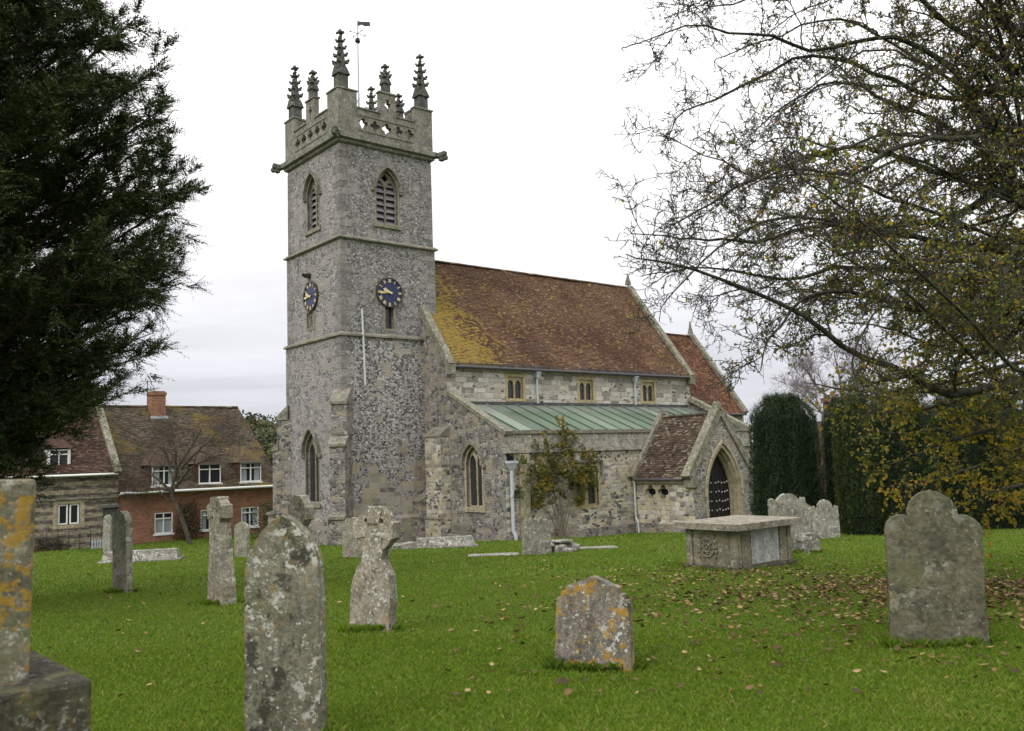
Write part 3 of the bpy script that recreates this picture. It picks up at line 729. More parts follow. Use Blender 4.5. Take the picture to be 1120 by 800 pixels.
def pipe(path, r, hopper=None, mat='pipe', name='downpipe'):
    mb = MB(); mb.tube(path, r, 8)
    for i in range(1, int(abs(path[0][2]-path[-1][2])/1.2)):
        z = path[0][2]-i*1.2; 
        if z > path[-1][2]+.6: mb.tube([(path[0][0], path[0][1], z-.04), (path[0][0], path[0][1], z+.04)], r*1.35, 8)
    p = cb(mb, name, M[mat])
    if hopper:
        x, y, z = path[0]; hb = MB(); hb.hexa([(x-.1, y-.1, z-.02), (x+.1, y-.1, z-.02), (x+.1, y+.08, z-.02), (x-.1, y+.08, z-.02)], [(x-hopper, y-.18, z+.25), (x+hopper, y-.18, z+.25), (x+hopper, y+.1, z+.25), (x-hopper, y+.1, z+.25)])
        hb.box(x-hopper-.02, x+hopper+.02, y-.2, y+.1, z+.25, z+.36); cb(hb, 'hopper_head', M[mat], p)
for x in (10.25, 17.72): pipe([(x, NY-.12, 5.55), (x, NY-.12, 4.2)], .055, .15)
pipe([(1.06, -.1, 8.75), (1.14, -.17, 5.1)], .05, None, 'white_pipe', 'conduit')

# nave west buttress
def stepbut(y0, y1, st, name='buttress', mat='aisle'):
    mb, cps = MB(), []; z0 = -3
    for i, (x, zt, hc) in enumerate(st):
        nx = st[i+1][0] if i+1 < len(st) else NX0
        mb.box(x, NX0+.1, y0, y1, z0, zt); cp = MB(); cps.append(cp); cp.hexa([(x-.05, y0-.03, zt), (nx+.05, y0-.03, zt), (nx+.05, y1+.03, zt), (x-.05, y1+.03, zt)], [(x-.05, y0-.03, zt+.08), (nx+.05, y0-.03, zt+hc), (nx+.05, y1+.03, zt+hc), (x-.05, y1+.03, zt+.08)]); z0 = zt-.02
    b = cb(mb, name, M[mat])
    for cp in cps: cb(cp, 'weathering', M['dress_grey'], b)
stepbut(-2.05, -.75, [(3.95, -1.35, .12), (4.05, 2.55, .55)])
stepbut(-.73, -.1, [(3.6, -1.3, .2), (3.75, -.55, .6)], mat='rubble')
# ================================================================== south aisle
AY = -6.25
aw = slit(9.55, -.92, .92, 1.42)
mb = MB(); mb.plate(FS(AY), [(NX0, -3), (NX1, -3), (NX1, 1.72), (NX0, 1.72)], [aw], .34)
mb.plate(FE(NX1), [(AY, -3), (NY, -3), (NY, 4.5), (AY, 2.5)], [], .1); cb(mb, 'aisle_wall', M['aisle'])
mb = MB(); mb.prism(FS(AY), [(NX0+.003, 1.72), (NX1, 1.72), (NX1, 2.5), (NX0+.003, 2.5)], -.35, -.004); cb(mb, 'aisle_parapet', M['lichstone'])
mb = MB(); mb.prism(FS(AY), [(NX0-.04, 1.64), (NX1, 1.64), (NX1, 1.82), (NX0-.04, 1.82)], -.05, .12); cb(mb, 'string_course', M['lichstone'])
mb = MB(); mb.prism(FS(AY), [(NX0+.01, 2.5), (NX1, 2.5), (NX1, 2.66), (NX0+.01, 2.66)], -.42, .08); bevel(cb(mb, 'parapet_coping', M['coping']), .02)
mb = MB(); slopebox(mb, (0, -6.36, 2.45), (0, -2.02, 4.58), (1, 0, 0), NX0-.09, NX0+.36, 0, .2); bevel(cb(mb, 'aisle_coping', M['coping']), .02); mb = MB(); slopebox(mb, (0, -6.3, 2.4), (0, -2.02, 4.5), (1, 0, 0), NX1-.3, NX1+.1, 0, .3)
bevel(cb(mb, 'aisle_coping', M['coping']), .02)
mb = MB(); L1 = []
for s in (-1, 1): L1.append(arch(9.55+s*.37, -.87, .52, .28, .62, 6)); L1.append(foil(9.55+s*.37, .74, .1))
mb.prism(FS(AY), aw, -.24, -.1, holes=L1); ring(mb, FS(AY), slit(9.55, -1.06, 1.06, 1.76), aw, -.09, .02); w_ = cb(mb, 'window', M['buff'])
pb = MB(); pb.plate(FS(AY+.2), aw, [], 0); cb(pb, 'pane', M['glass'], w_)
hb = MB(); hb.prism(FS(AY), [(8.55, 1.1), (10.55, 1.1), (10.55, 1.22), (8.55, 1.22)], 0, .12); hb.prism(FS(AY), [(10.43, .55), (10.55, .55), (10.55, 1.098), (10.43, 1.098)], 0, .12); hb.prism(FS(AY), [(8.55, .55), (8.67, .55), (8.67, 1.098), (8.55, 1.098)], 0, .12); cb(hb, 'hood_mould', M['dress_grey'], w_)
mb = MB(); mb.box(5.3, 5.85, AY-.14, AY+.05, -3, 1.6); cb(mb, 'pilaster', M['dress'])
mb = MB(); mb.prism(FS(AY), [(NX0-.1, -3), (NX1, -3), (NX1, -2.0), (NX0-.1, -2.0)], -.05, .1); mb.prism(FW(NX0), [(.2, -3), (6.3, -3), (6.3, -1.95), (.2, -1.95)], -.05, .1); cb(mb, 'plinth', M['rubble'])
mb = MB(); z4 = 4.12; d_, l_ = rafter((0, -6.0, 2.52), (0, NY, z4)); rz = np.cross((1, 0, 0), d_)
mb.hexa([(NX0+.3, -6.0, 2.47), (NX1-.2, -6.0, 2.47), (NX1-.2, NY, z4-.05), (NX0+.3, NY, z4-.05)], [(NX0+.3, -6.0, 2.52), (NX1-.2, -6.0, 2.52), (NX1-.2, NY, z4), (NX0+.3, NY, z4)])
for i in range(19):
    x = 4.95+i*.97; 
    if x < NX1-.3: slopebox(mb, (0, -5.98, 2.52), (0, NY, z4), (1, 0, 0), x-.03, x+.03, -.01, .07)
cb(mb, 'aisle_roof', M['copper'])
mb = MB(); mb.box(NX0+.4, NX1-.3, NY-.05, NY+.1, z4+.02, z4+.14); cb(mb, 'flashing', M['lead'])
pipe([(4.8, AY-.14, .95), (4.8, AY-.14, -1.75), (4.86, AY-.22, -2.0), (4.86, AY-.24, -2.5)], .085, .24)
mb = MB(); mb.box(4.66, 4.96, AY-.13, AY+.02, 1.32, 1.62); cb(mb, 'outlet', M['dark'])

# ================================================================== south porch
PX0, PX1, PY, PC = 12.75, 17.25, -10.0, 15.0
pa = arch(PC, -3, 2.5, -.7, 1.66, 12)
mb = MB(); mb.plate(FS(PY), [(PX0, -3), (PX1, -3), (PX1, .3), (PC, 3.7), (PX0, .3)], [pa], .55); cb(mb, 'porch_front', M['porchf'])
qf = [foil(8.15, -.44, .34), foil(7.36, -.44, .34)]
mb = MB(); mb.plate(FW(PX0), [(6.25, -3), (10, -3), (10, .3), (6.25, .3)], qf, .3); mb.plate(FE(PX1), [(-10, -3), (-6.25, -3), (-6.25, .3), (-10, .3)], [], .3); cb(mb, 'porch_wall', M['porchw'])
for h, c in zip(qf, (8.15, 7.36)):
    mb = MB(); ring(mb, FW(PX0), [(c-.39, -.9), (c+.39, -.9), (c+.39, .05), (c-.39, .05)], h, -.06, .015)
    w_ = cb(mb, 'quatrefoil_window', M['dress']); pb = MB(); pb.plate(FW(PX0+.25), slit(c, -.9, 0, .76), [], 0); cb(pb, 'backing', M['dark'], w_)
mb = MB()
for i, (w, zt, d0, d1) in enumerate(((2.26, 1.5, -.5, -.33), (2.44, 1.62, -.33, -.14), (2.62, 1.74, -.14, .03))):
    inn = arch(PC, -3, w-.2, -.7, zt-.14, 12); out = arch(PC, -3.02, w+.12, -.7, zt+.08, 12)
    ring(mb, FS(PY), out, inn, d0, d1)
archband(mb, FS(PY), PC, 2.72, -.7, 1.82, .1, .02, .12)
doorway = cb(mb, 'porch_arch', M['dress'])
mb = MB(); mb.plate(FS(PY+.46), pa, [], 0)
for i in range(7): mb.prism(FS(PY+.46), slit(PC-.9+i*.3, -2.9, 1.0-abs(i-3)*.25, .02), 0, .02)
door = cb(mb, 'porch_door', M['door'])
for r in range(6):
    for k in (-.8, -.62, -.4, -.02, .2, .44, .66, .85):
        z = -2.3+r*.44+.03*math.sin(k*9)
        mb = MB(); mb.blob((PC+k, PY+.44, z), (.05, .04, .05), r, 6); cb(mb, 'stud', M['stud'], door)
PZE, PZR = .2, 3.28
D, l = rafter((PX0-.2, 0, PZE), (PC, 0, PZR)); mb = MB(); tiles(mb, (PX0-.2, -6.25, PZE), (0, -1, 0), D, 3.45, l, .17, .105, sag=.008, seed=8); pr = cb(mb, 'porch_roof', M['porch_tile'])
D, l = rafter((PX1+.2, 0, PZE), (PC, 0, PZR)); mb = MB(); tiles(mb, (PX1+.2, -6.25, PZE), (0, -1, 0), D, 3.45, l, .3, .2, seed=9); cb(mb, 'porch_roof', M['porch_tile'])
mb = MB(); ridge(mb, (PC, -6.4, PZR), (PC, -9.6, PZR), .12); cb(mb, 'ridge_tiles', M['porch_tile'], pr)
mb = MB()
for sx, x in ((1, PX0-.22), (-1, PX1+.22)):
    slopebox(mb, (x, 0, PZE-.06), (PC, 0, PZR+.02), (0, 1, 0), -10.1, -9.62, -.1, .3)
    slopebox(mb, (x, 0, PZE-.02), (PC, 0, PZR+.05), (0, 1, 0), -6.52, -6.25, -.1, .22)
    mb.box(min(x, x+sx*.5), max(x, x+sx*.5), -10.13, -9.6, PZE-.42, PZE+.0)
mb.lathe((PC, -9.86, PZR+.15), [(.3, 0), (.22, .3), (.12, .42)], 4, rot=math.pi/4); mb.lathe((PC, -6.4, PZR+.1), [(.2, 0), (.16, .25)], 4, rot=math.pi/4)
bevel(cb(mb, 'porch_coping', M['coping']), .02)
mb = MB(); mb.tube([(PC, -9.86, PZR+.5), (PC, -9.86, PZR+1.2)], .025, 6); mb.tube([(PC-.16, -9.86, PZR+1.0), (PC+.16, -9.86, PZR+1.0)], .025, 6); cb(mb, 'cross', M['lead'])
mb = MB(); mb.tube([(PX0-.27, -6.5, PZE-.04), (PX0-.27, -9.6, PZE-.04)], .06, 8); cb(mb, 'gutter', M['lead']); mb = MB(); mb.prism(FW(PX0), [(6.3, -.02), (9.95, -.02), (9.95, .14), (6.3, .14)], 0, .14); cb(mb, 'eaves_course', M['dress'])
pipe([(PX0-.12, -6.42, .1), (PX0-.12, -6.42, -1.7), (PX0-.2, -6.62, -1.9), (PX0-.2, -6.64, -2.5)], .05, None, 'white_pipe')
mb = MB(); mb.prism(FW(PX0), [(6.3, -3), (10.05, -3), (10.05, -1.95), (6.3, -1.95)], -.05, .1); cb(mb, 'plinth', M['rubble'])

# ================================================================== chancel
CX1, CY = 28.9, -1.35
mb = MB(); mb.plate(FS(CY), [(NX1, -3), (CX1, -3), (CX1, 3.85), (NX1, 3.85)], [], .2); mb.plate(FE(CX1), [(CY, -3), (6.55, -3), (6.55, 3.85), (YR, 9.6), (CY, 3.85)], [], .2); mb.plate(FN(6.55), [(-CX1, -3), (-NX1, -3), (-NX1, 3.85), (-CX1, 3.85)], [], .2)
cb(mb, 'chancel_wall', M['aisle'])
D, l = rafter((0, CY-.22, 3.78), (0, YR, 9.45)); mb = MB(); tiles(mb, (NX1, CY-.22, 3.78), (1, 0, 0), D, CX1-NX1-.3, l, .17, .105, sag=.02, seed=5); cr_ = cb(mb, 'chancel_roof', M['chancel_tile'])
D, l = rafter((0, 6.77, 3.78), (0, YR, 9.45)); mb = MB(); tiles(mb, (NX1, 6.77, 3.78), (1, 0, 0), D, CX1-NX1-.3, l, .5, .3, seed=6); cb(mb, 'chancel_roof', M['chancel_tile'])
mb = MB(); ridge(mb, (NX1, YR, 9.46), (CX1-.3, YR, 9.46)); cb(mb, 'ridge_tiles', M['chancel_tile'], cr_)
mb = MB()
for y in (CY-.2, 6.75): slopebox(mb, (0, y, 3.78), (0, YR, 9.45), (1, 0, 0), CX1-.3, CX1+.08, -.1, .25)
mb.lathe((CX1-.1, YR, 9.6), [(.22, 0), (.1, .5), (.05, .9)], 4, rot=math.pi/4); bevel(cb(mb, 'chancel_coping', M['coping']), .02)
mb = MB(); mb.tube([(NX1+.2, CY-.28, 3.74), (CX1-.1, CY-.28, 3.74)], .07, 8); cb(mb, 'gutter', M['lead'])
# ================================================================== houses to the west, standing square with the church
t = NT('red_brick', .9, .2); v, j = t.blocks(t.uv(), .22, .075)
c = t.ramp(v, [(0, L(.18,.074,.043)), (.5, L(.25,.105,.058)), (1, L(.31,.145,.085))]); c = t.mix(t.math('MULTIPLY', t.math('SUBTRACT', 1, j), .5), c, L(.3,.25,.2))
n1 = t.noise(t.uv(), 1.2, 5, .65); t.col(t.mix(.5, c, t.mix(1, c, t.ramp(n1, [(.3, .6), (.7, 1.25)]), 'MULTIPLY'))); M['brick'] = t.m
t = NT('banded_stone', .92, .2); u = t.warp(t.uv(), 4, .05); X = t.sep(u); v, j = t.blocks(u, .2, .1)
bandm = t.step(t.math('ABSOLUTE', t.math('SUBTRACT', t.math('FRACT', t.math('DIVIDE', X[1], .42)), .5)), .18, .26)
c = t.mix(bandm, t.ramp(v, [(0, L(.05,.047,.043)), (.5, L(.11,.098,.082)), (1, L(.2,.17,.135))]), t.ramp(v, [(0, L(.16,.14,.105)), (.6, L(.27,.23,.165)), (1, L(.33,.29,.21))]))
t.col(t.mix(.4, c, t.mix(1, c, t.ramp(t.noise(t.uv(), 5, 5, .7), [(.3, .5), (.7, 1.4)]), 'MULTIPLY'))); M['banded'] = t.m
M['moss_tile'] = tile_mat('mossy_tiles', [(0, L(.044,.037,.028)), (.4, L(.078,.063,.045)), (.8, L(.11,.088,.06)), (1, L(.15,.118,.08))], (L(.19,.135,.03), .5, .68, .5, .75), None, .05)
M['red_tile'] = tile_mat('red_house_tiles', [(0, L(.034,.023,.018)), (.4, L(.062,.036,.026)), (.8, L(.092,.053,.036)), (1, L(.15,.105,.08))], (L(.1,.07,.04), .5, .7, .8, .4), None, .15)
M['dormer_tile'] = tile_mat('dormer_tiles', [(0, L(.07,.05,.035)), (.5, L(.085,.06,.042)), (1, L(.1,.07,.05))], (L(.13,.1,.03), .5, .65, .9, .6), None, .05)  # brown raised to put the light on the dormer roofs into the colour
M['white'] = simple('white_paint', L(.78,.78,.76), .5, .4)
M['pane'] = simple('window_glass', L(.02,.022,.026), .08, .5)
M['curtain'] = simple('net_curtain', L(.3,.33,.36), .9, .2, 0, .25, 5)
M['greydoor'] = simple('grey_door', L(.12,.13,.12), .7, .3, 0, .2, 4)

HY = 13.97
def sash(par, off, fr, a0, a1, z0, z1, bars=(1, 1), tr=.72, name='window', curtain=False):
    """white casement: frame with one mullion and a transom"""
    mb = MB(); f = .055; c = (a0+a1)/2; zt = z0+(z1-z0)*tr
    H = [[(x0, y0), (x1, y0), (x1, y1), (x0, y1)] for x0, x1 in ((a0+f, c-.025), (c+.025, a1-f)) for y0, y1 in ((z0+f, zt-.03), (zt+.03, z1-f))]
    mb.prism(fr, [(a0, z0), (a1, z0), (a1, z1), (a0, z1)], -.09, .03, holes=H)
    mb.prism(fr, [(a0-.08, z0-.09), (a1+.08, z0-.09), (a1+.08, z0-.002), (a0-.08, z0-.002)], -.05, .1)
    w = mb.build(name, M['white'], par, off); n = np.cross(fr[1], fr[2])
    pb = MB(); pb.plate((tuple(np.array(fr[0])-n*.06), fr[1], fr[2]), [(a0+.02, z0+.02), (a1-.02, z0+.02), (a1-.02, z1-.02), (a0+.02, z1-.02)], [], 0); pb.build('pane', M['pane'], w, off)
    if curtain:
        cbm = MB(); q = (a1-a0)*.28
        if curtain == 2: cbm.prism((tuple(np.array(fr[0])-n*.055), fr[1], fr[2]), [(a0+.05, z0+.05), (a1-.05, z0+.05), (a1-.05, zt), (a0+.05, zt)], 0, .006)
        else:
            for x in (a0+.05, a1-.05-q): cbm.prism((tuple(np.array(fr[0])-n*.055), fr[1], fr[2]), [(x, z0+.05), (x+q, z0+.05), (x+q, z1-.05), (x, z1-.05)], 0, .006)
        cbm.build('curtain', M['curtain'], w, off)
    return w

# --- brick house
HX0, HX1, HB = -5.92, 3.14, -3.0
hw = ch2w((HX0+HX1)/2, HY+5); house = empty('brick_house', (hw[0], hw[1], HB), PHI, 'red brick house with a mossy brown roof, three dormer windows and a chimney', 'house', 'houses beyond the churchyard')
HO = ((HX0+HX1)/2, HY+5, HB); RY, RZ, EZ = HY+6.5, 5.36, .27
W1 = [(-4.02, -3.03), (-1.47, -.42), (.93, 2.0)]
mb = MB(); mb.plate(FS(HY), [(HX0, HB), (HX1, HB), (HX1, EZ), (HX0, EZ)], [slit((a+b)/2, -2.1, -.95, b-a) for a, b in W1], .1)
mb.plate(FE(HX1), [(HY, HB), (HY+13.0, HB), (HY+13.0, EZ), (RY, RZ-.05), (HY, EZ)], [], 0); mb.plate(FW(HX0), [(-HY-10.4, HB), (-HY, HB), (-HY, EZ), (-RY, RZ-.05), (-HY-10.4, EZ)], [], 0); mb.plate(FN(HY+13.0), [(-HX1, HB), (-HX0, HB), (-HX0, EZ), (-HX1, EZ)], [], 0)
mb.build('wall', M['brick'], house, HO)
for i, (a, b) in enumerate(W1): sash(house, HO, FS(HY+.04), a, b, -2.1, -.95, curtain=(2, 1, 1)[i])
D, l = rafter((0, HY-.3, EZ-.02), (0, RY, RZ)); mb = MB(); tiles(mb, (HX0-.05, HY-.3, EZ-.02), (1, 0, 0), D, HX1-HX0+.35, l, .18, .11, sag=.02, seed=11)
D2, l2 = rafter((0, HY+13.3, EZ-.02), (0, RY, RZ)); tiles(mb, (HX0-.05, HY+13.3, EZ-.02), (1, 0, 0), D2, HX1-HX0+.35, l2, .6, .4, seed=12)
roof = mb.build('roof', M['moss_tile'], house, HO)
mb = MB(); ridge(mb, (HX0, RY, RZ+.02), (HX1+.25, RY, RZ+.02), .13); mb.build('ridge_tiles', M['moss_tile'], roof, HO)
mb = MB(); cx = -2.05; mb.box(cx-.42, cx+.42, RY-.95, RY-.1, 3.6, 6.02); mb.box(cx-.47, cx+.47, RY-1.0, RY-.05, 6.02, 6.2); mb.box(cx-.4, cx+.4, RY-.92, RY-.13, 6.2, 6.28); ch = mb.build('chimney', M['brick'], house, HO)
mb = MB(); mb.box(cx-.52, cx+.52, RY-1.12, RY-.96, 4.4, 4.72); mb.build('flashing', M['pipe'], ch, HO)
mb = MB(); mb.tube([(cx-.55, RY-.5, 5.2), (cx-.55, RY-.5, 7.0)], .025, 5); mb.tube([(cx-.95, RY-.6, 6.9), (cx+.35, RY-.3, 6.9)], .015, 5)
for k in range(6): mb.tube([(cx-.85+k*.22, RY-.8, 6.9), (cx-.85+k*.22, RY-.2, 6.9)], .01, 4)
mb.build('aerial', M['iron'], house, HO)
mb = MB(); mb.tube([(HX0, HY-.36, EZ-.05), (HX1+.25, HY-.36, EZ-.05)], .07, 8); mb.box(HX0, HX1+.2, HY-.26, HY-.03, EZ-.13, EZ-.09); mb.tube([(HX1+.05, HY-.34, EZ-.1), (HX1+.0, HY-.08, EZ-.4), (HX1, HY-.08, -3)], .05, 8); mb.build('gutter', M['white'], house, HO)
sl = (RZ-EZ)/(RY-HY+.3)
for k, (a, b) in enumerate(((-4.1, -2.92), (-1.5, -.36), (.96, 2.1))):
    yf = HY+.05; z0, z1 = .62, 1.62
    mb = MB(); ry = lambda z: HY-.3+(z-EZ)/sl
    for x in (a-.08, b+.0): # cheeks
        mb.mesh([(x, yf, z0-.1), (x+.08, yf, z0-.1), (x+.08, yf, z1+.1), (x, yf, z1+.1), (x, ry(z1+.1)+.1, z1+.1), (x+.08, ry(z1+.1)+.1, z1+.1)], [(0,1,2,3), (3,2,5,4), (0,3,4), (1,5,2), (0,4,5,1)])
    dm = mb.build('dormer', M['red_tile'], house, HO)
    sash(dm, HO, FS(yf), a-.07, b+.07, z0-.08, z1+.04, curtain=1 if k != 1 else False)
    mb = MB(); cm = (a+b)/2; zt = z1+1.05; e0, e1 = a-.22, b+.22; zb = z1+.06; yr0 = yf+.75
    mb.mesh([(e0, yf-.18, zb), (e1, yf-.18, zb), (cm, yr0, zt), (e0, ry(zb)+.2, zb), (e1, ry(zb)+.2, zb), (cm, ry(zt)+.2, zt)], [(0,1,2), (0,2,5,3), (1,4,5,2), (0,3,4,1)])
    mb.build('dormer_roof', M['dormer_tile'], dm, HO)
    mb = MB(); mb.prism(FS(yf-.15), slit(cm, zb-.07, zb, e1-e0-.1), 0, .03); mb.build('fascia', M['greydoor'], dm, HO)

# --- banded stone cottage
QX0, QX1, QE = -14.2, -5.95, 1.3
hw = ch2w((QX0+QX1)/2, HY+5); cott = empty('stone_cottage', (hw[0], hw[1], HB), PHI, 'cottage of banded flint and stone with a red tiled roof, half behind the yew', 'cottage', 'houses beyond the churchyard')
QO = ((QX0+QX1)/2, HY+5, HB); QY = HY-.06; QR, QZ = HY+4.9, 6.3
win = slit(-8.38, -1.26, -.19, 1.06); dr = slit(-6.36, -3.0, -.5, .72)
mb = MB(); mb.plate(FS(QY), [(QX0, HB), (QX1, HB), (QX1, QE), (QX0, QE)], [win, dr], .25)
mb.plate(FE(QX1), [(QY, HB), (HY+10, HB), (HY+10, QE), (QR, QZ-.1), (QY, QE)], [], 0); mb.plate(FW(QX0), [(-HY-10, HB), (-QY, HB), (-QY, QE), (-QR, QZ-.1), (-HY-10, QE)], [], 0); mb.plate(FN(HY+10), [(-QX1, HB), (-QX0, HB), (-QX0, QE), (-QX1, QE)], [], 0)
mb.build('wall', M['banded'], cott, QO)
mb = MB(); mb.prism(FS(QY), [(QX0, .02), (QX1, .02), (QX1, .14), (QX0, .14)], -.02, .1); mb.build('string_course', M['dress_grey'], cott, QO)
mb = MB(); ring(mb, FS(QY), slit(-8.38, -1.45, -.02, 1.5), win, -.2, .02); mb.build('window_surround', M['dress'], cott, QO)
for a, b in ((-8.88, -8.42), (-8.34, -7.88)):
    mb = MB(); ring(mb, FS(QY+.12), [(a, -1.24), (b, -1.24), (b, -.21), (a, -.21)], [(a+.07, -1.17), (b-.07, -1.17), (b-.07, -.28), (a+.07, -.28)], 0, .06); w_ = mb.build('window', M['white'], cott, QO)
    pb = MB(); pb.plate(FS(QY+.11), [(a, -1.24), (b, -1.24), (b, -.21), (a, -.21)], [], 0); pb.build('pane', M['pane'], w_, QO)
mb = MB(); mb.plate(FS(QY+.2), dr, [], 0); mb.prism(FS(QY+.2), slit(-6.36, -2.9, -.6, .06), 0, .03); mb.prism(FS(QY), slit(-6.36, -.5, -.36, 1.0), -.1, .04); mb.build('door', M['greydoor'], cott, QO)
D, l = rafter((0, QY-.25, QE), (0, QR, QZ)); mb = MB(); tiles(mb, (QX0, QY-.25, QE), (1, 0, 0), D, QX1-QX0-.2, l, .18, .11, sag=.02, seed=15); D2, l2 = rafter((0, HY+10.2, QE), (0, QR, QZ)); tiles(mb, (QX0, HY+10.2, QE), (1, 0, 0), D2, QX1-QX0-.2, l2, .6, .4, seed=16)
roof = mb.build('roof', M['red_tile'], cott, QO)
mb = MB(); slopebox(mb, (0, QY-.28, QE-.05), (0, QR, QZ), (1, 0, 0), QX1-.3, QX1+.06, -.1, .22); slopebox(mb, (0, HY+10.3, QE-.05), (0, QR, QZ), (1, 0, 0), QX1-.3, QX1+.06, -.1, .22); mb.build('gable_coping', M['coping'], roof, QO)
mb = MB(); mb.tube([(QX0, QY-.3, QE-.02), (QX1-.1, QY-.3, QE-.02)], .06, 8); mb.build('gutter', M['white'], cott, QO)
mb = MB(); mb.box(QX1-.75, QX1-.32, QR-.5, QR+.5, 5.6, 7.4); mb.box(QX1-.8, QX1-.27, QR-.55, QR+.55, 7.4, 7.55); mb.build('chimney', M['brick'], roof, QO)
a, b = -9.3, -8.35; mb = MB(); yf = QY+.35
slq = (QZ-QE)/(QR-QY+.25); ryq = lambda z: QY-.25+(z-QE)/slq
for x in (a-.08, b): mb.mesh([(x, yf, 1.6), (x+.08, yf, 1.6), (x+.08, yf, 2.7), (x, yf, 2.7), (x, ryq(2.7)+.1, 2.7), (x+.08, ryq(2.7)+.1, 2.7)], [(0,1,2,3), (3,2,5,4), (0,3,4), (1,5,2), (0,4,5,1)])
dm = mb.build('dormer', M['white'], cott, QO); sash(dm, QO, FS(yf), a, b, 1.75, 2.65)
mb = MB(); mb.mesh([(a-.2, yf-.15, 2.72), (b+.2, yf-.15, 2.72), ((a+b)/2, yf+.6, 3.5), (a-.2, ryq(2.72)+.2, 2.72), (b+.2, ryq(2.72)+.2, 2.72), ((a+b)/2, ryq(3.5)+.2, 3.5)], [(0,1,2), (0,2,5,3), (1,4,5,2), (0,3,4,1)]); mb.build('dormer_roof', M['red_tile'], dm, QO)

# --- iron railing and a white slatted gate in front of the cottage
A, B = ch2w(-9.6, 13.0), ch2w(-6.0, 13.0)
def gzf(p): return float(gz2(p[0], p[1]))
mb = MB(); po = MB(); n = 7
fen = empty('iron_railing', (A[0], A[1], gzf(A)), 0, 'thin black iron railing along the lawn edge before the banded cottage', 'railing')
fo = (A[0], A[1], gzf(A))
for i in range(n+1):
    p = A+(B-A)*i/n; z = gzf(p); po = MB(); po.tube([(p[0], p[1], z-.2), (p[0], p[1], z+1.0)], .018, 6); po.build('post', M['iron'], fen, fo)
for h in (.35, .65, .95): mb.tube([(A[0]+(B[0]-A[0])*i/n, A[1]+(B[1]-A[1])*i/n, gzf(A+(B-A)*i/n)+h) for i in range(n+1)], .009, 5)
mb.build('rails', M['iron'], fen, fo)
gp = ch2w(-7.25, 12.75); mb = MB(); z = gzf(gp)
for i in range(5): mb.box(i*.13-.3, i*.13-.24, -.02, .02, .05, .6)
mb.box(-.33, .33, .02, .04, .14, .2); mb.box(-.33, .33, .02, .04, .44, .5)
o = mb.build('picket_gate', M['pipe']); o.location = (gp[0], gp[1], z-.1); o.rotation_euler = (0, 0, PHI); tag(o, 'small pale slatted gate panel in front of the banded cottage', 'gate')

# --- brick building with a tall chimney behind the clipped yews
bx, by = 20.6, 60.0; zb = -2.6
far = empty('brick_cottage', (bx+5, by+3, zb), .1, 'brick building with a tall chimney glimpsed between the clipped yews', 'building', 'houses beyond the churchyard')
mb = MB(); mb.box(-5, 6, -3, 3, 0, 3.4); mb.mesh([(-5,-3,3.4),(-5,3,3.4),(-5,0,5.6),(6,-3,3.4),(6,3,3.4),(6,0,5.6)], [(0,2,1),(3,4,5)]); mb.build('wall', M['brick'], far)
mb = MB(); mb.hexa([(-5.2,-3.3,3.2),(6.2,-3.3,3.2),(6.2,0,5.7),(-5.2,0,5.7)], [(-5.2,-3.3,3.35),(6.2,-3.3,3.35),(6.2,0,5.85),(-5.2,0,5.85)]); mb.hexa([(-5.2,0,5.7),(6.2,0,5.7),(6.2,3.3,3.2),(-5.2,3.3,3.2)], [(-5.2,0,5.85),(6.2,0,5.85),(6.2,3.3,3.35),(-5.2,3.3,3.35)]); rf = mb.build('roof', M['red_tile'], far)
mb = MB(); mb.box(-5.2, -4.1, -4.0, -3.01, 0, 7.0); mb.box(-5.3, -4.0, -4.1, -2.95, 7.0, 7.3); mb.lathe((-4.65, -3.45, 7.3), [(.16, 0), (.13, .4)], 8); mb.build('chimney', M['brick'], rf)
# ================================================================== gravestones
G = {
 'pale': stone_mat('pale_headstone', L(.29,.275,.22), L(.17,.16,.125), .6, .12, 1.6, .4),
 'big': stone_mat('tall_headstone', L(.22,.21,.155), L(.14,.135,.095), .9, .3, 2.0, .45, black=.8),
 'olive': stone_mat('olive_headstone', L(.15,.143,.094), L(.1,.097,.062), .25, .15, 1.3, .45, black=.55),  # colour lowered to hold the trees' shade over the large right stone
 'cross': stone_mat('cross_stone', L(.31,.28,.22), L(.2,.18,.14), .85, .3, 1.8, .25, black=.55),
 'orange': stone_mat('orange_lichen_stone', L(.22,.195,.155), L(.13,.12,.1), .9, .95, 2.0, .15, black=.5),
 'white': stone_mat('white_lichen_stone', L(.31,.295,.25), L(.17,.162,.138), .95, .12, 1.5, .3, black=.45),
 'tomb': stone_mat('tomb_stone', L(.25,.222,.16), L(.15,.138,.1), .45, .2, 1.2, .45),
 'tombtop': stone_mat('tomb_slab_stone', L(.29,.255,.2), L(.18,.165,.13), .45, .08, 1.4, .35),
 'panel': stone_mat('pale_panel_stone', L(.46,.46,.46), L(.3,.3,.3), .5, 0, 1.5, .1),
 'near': stone_mat('near_cross_stone', L(.21,.195,.14), L(.12,.11,.075), .45, 1.0, 3.0, .5),
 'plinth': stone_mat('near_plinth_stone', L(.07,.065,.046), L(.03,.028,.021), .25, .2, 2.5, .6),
 'ledger': stone_mat('ledger_stone', L(.27,.255,.225), L(.13,.125,.11), 1.0, .05, 1.2, .35, black=.6),
}
GG = 'gravestones in the churchyard'
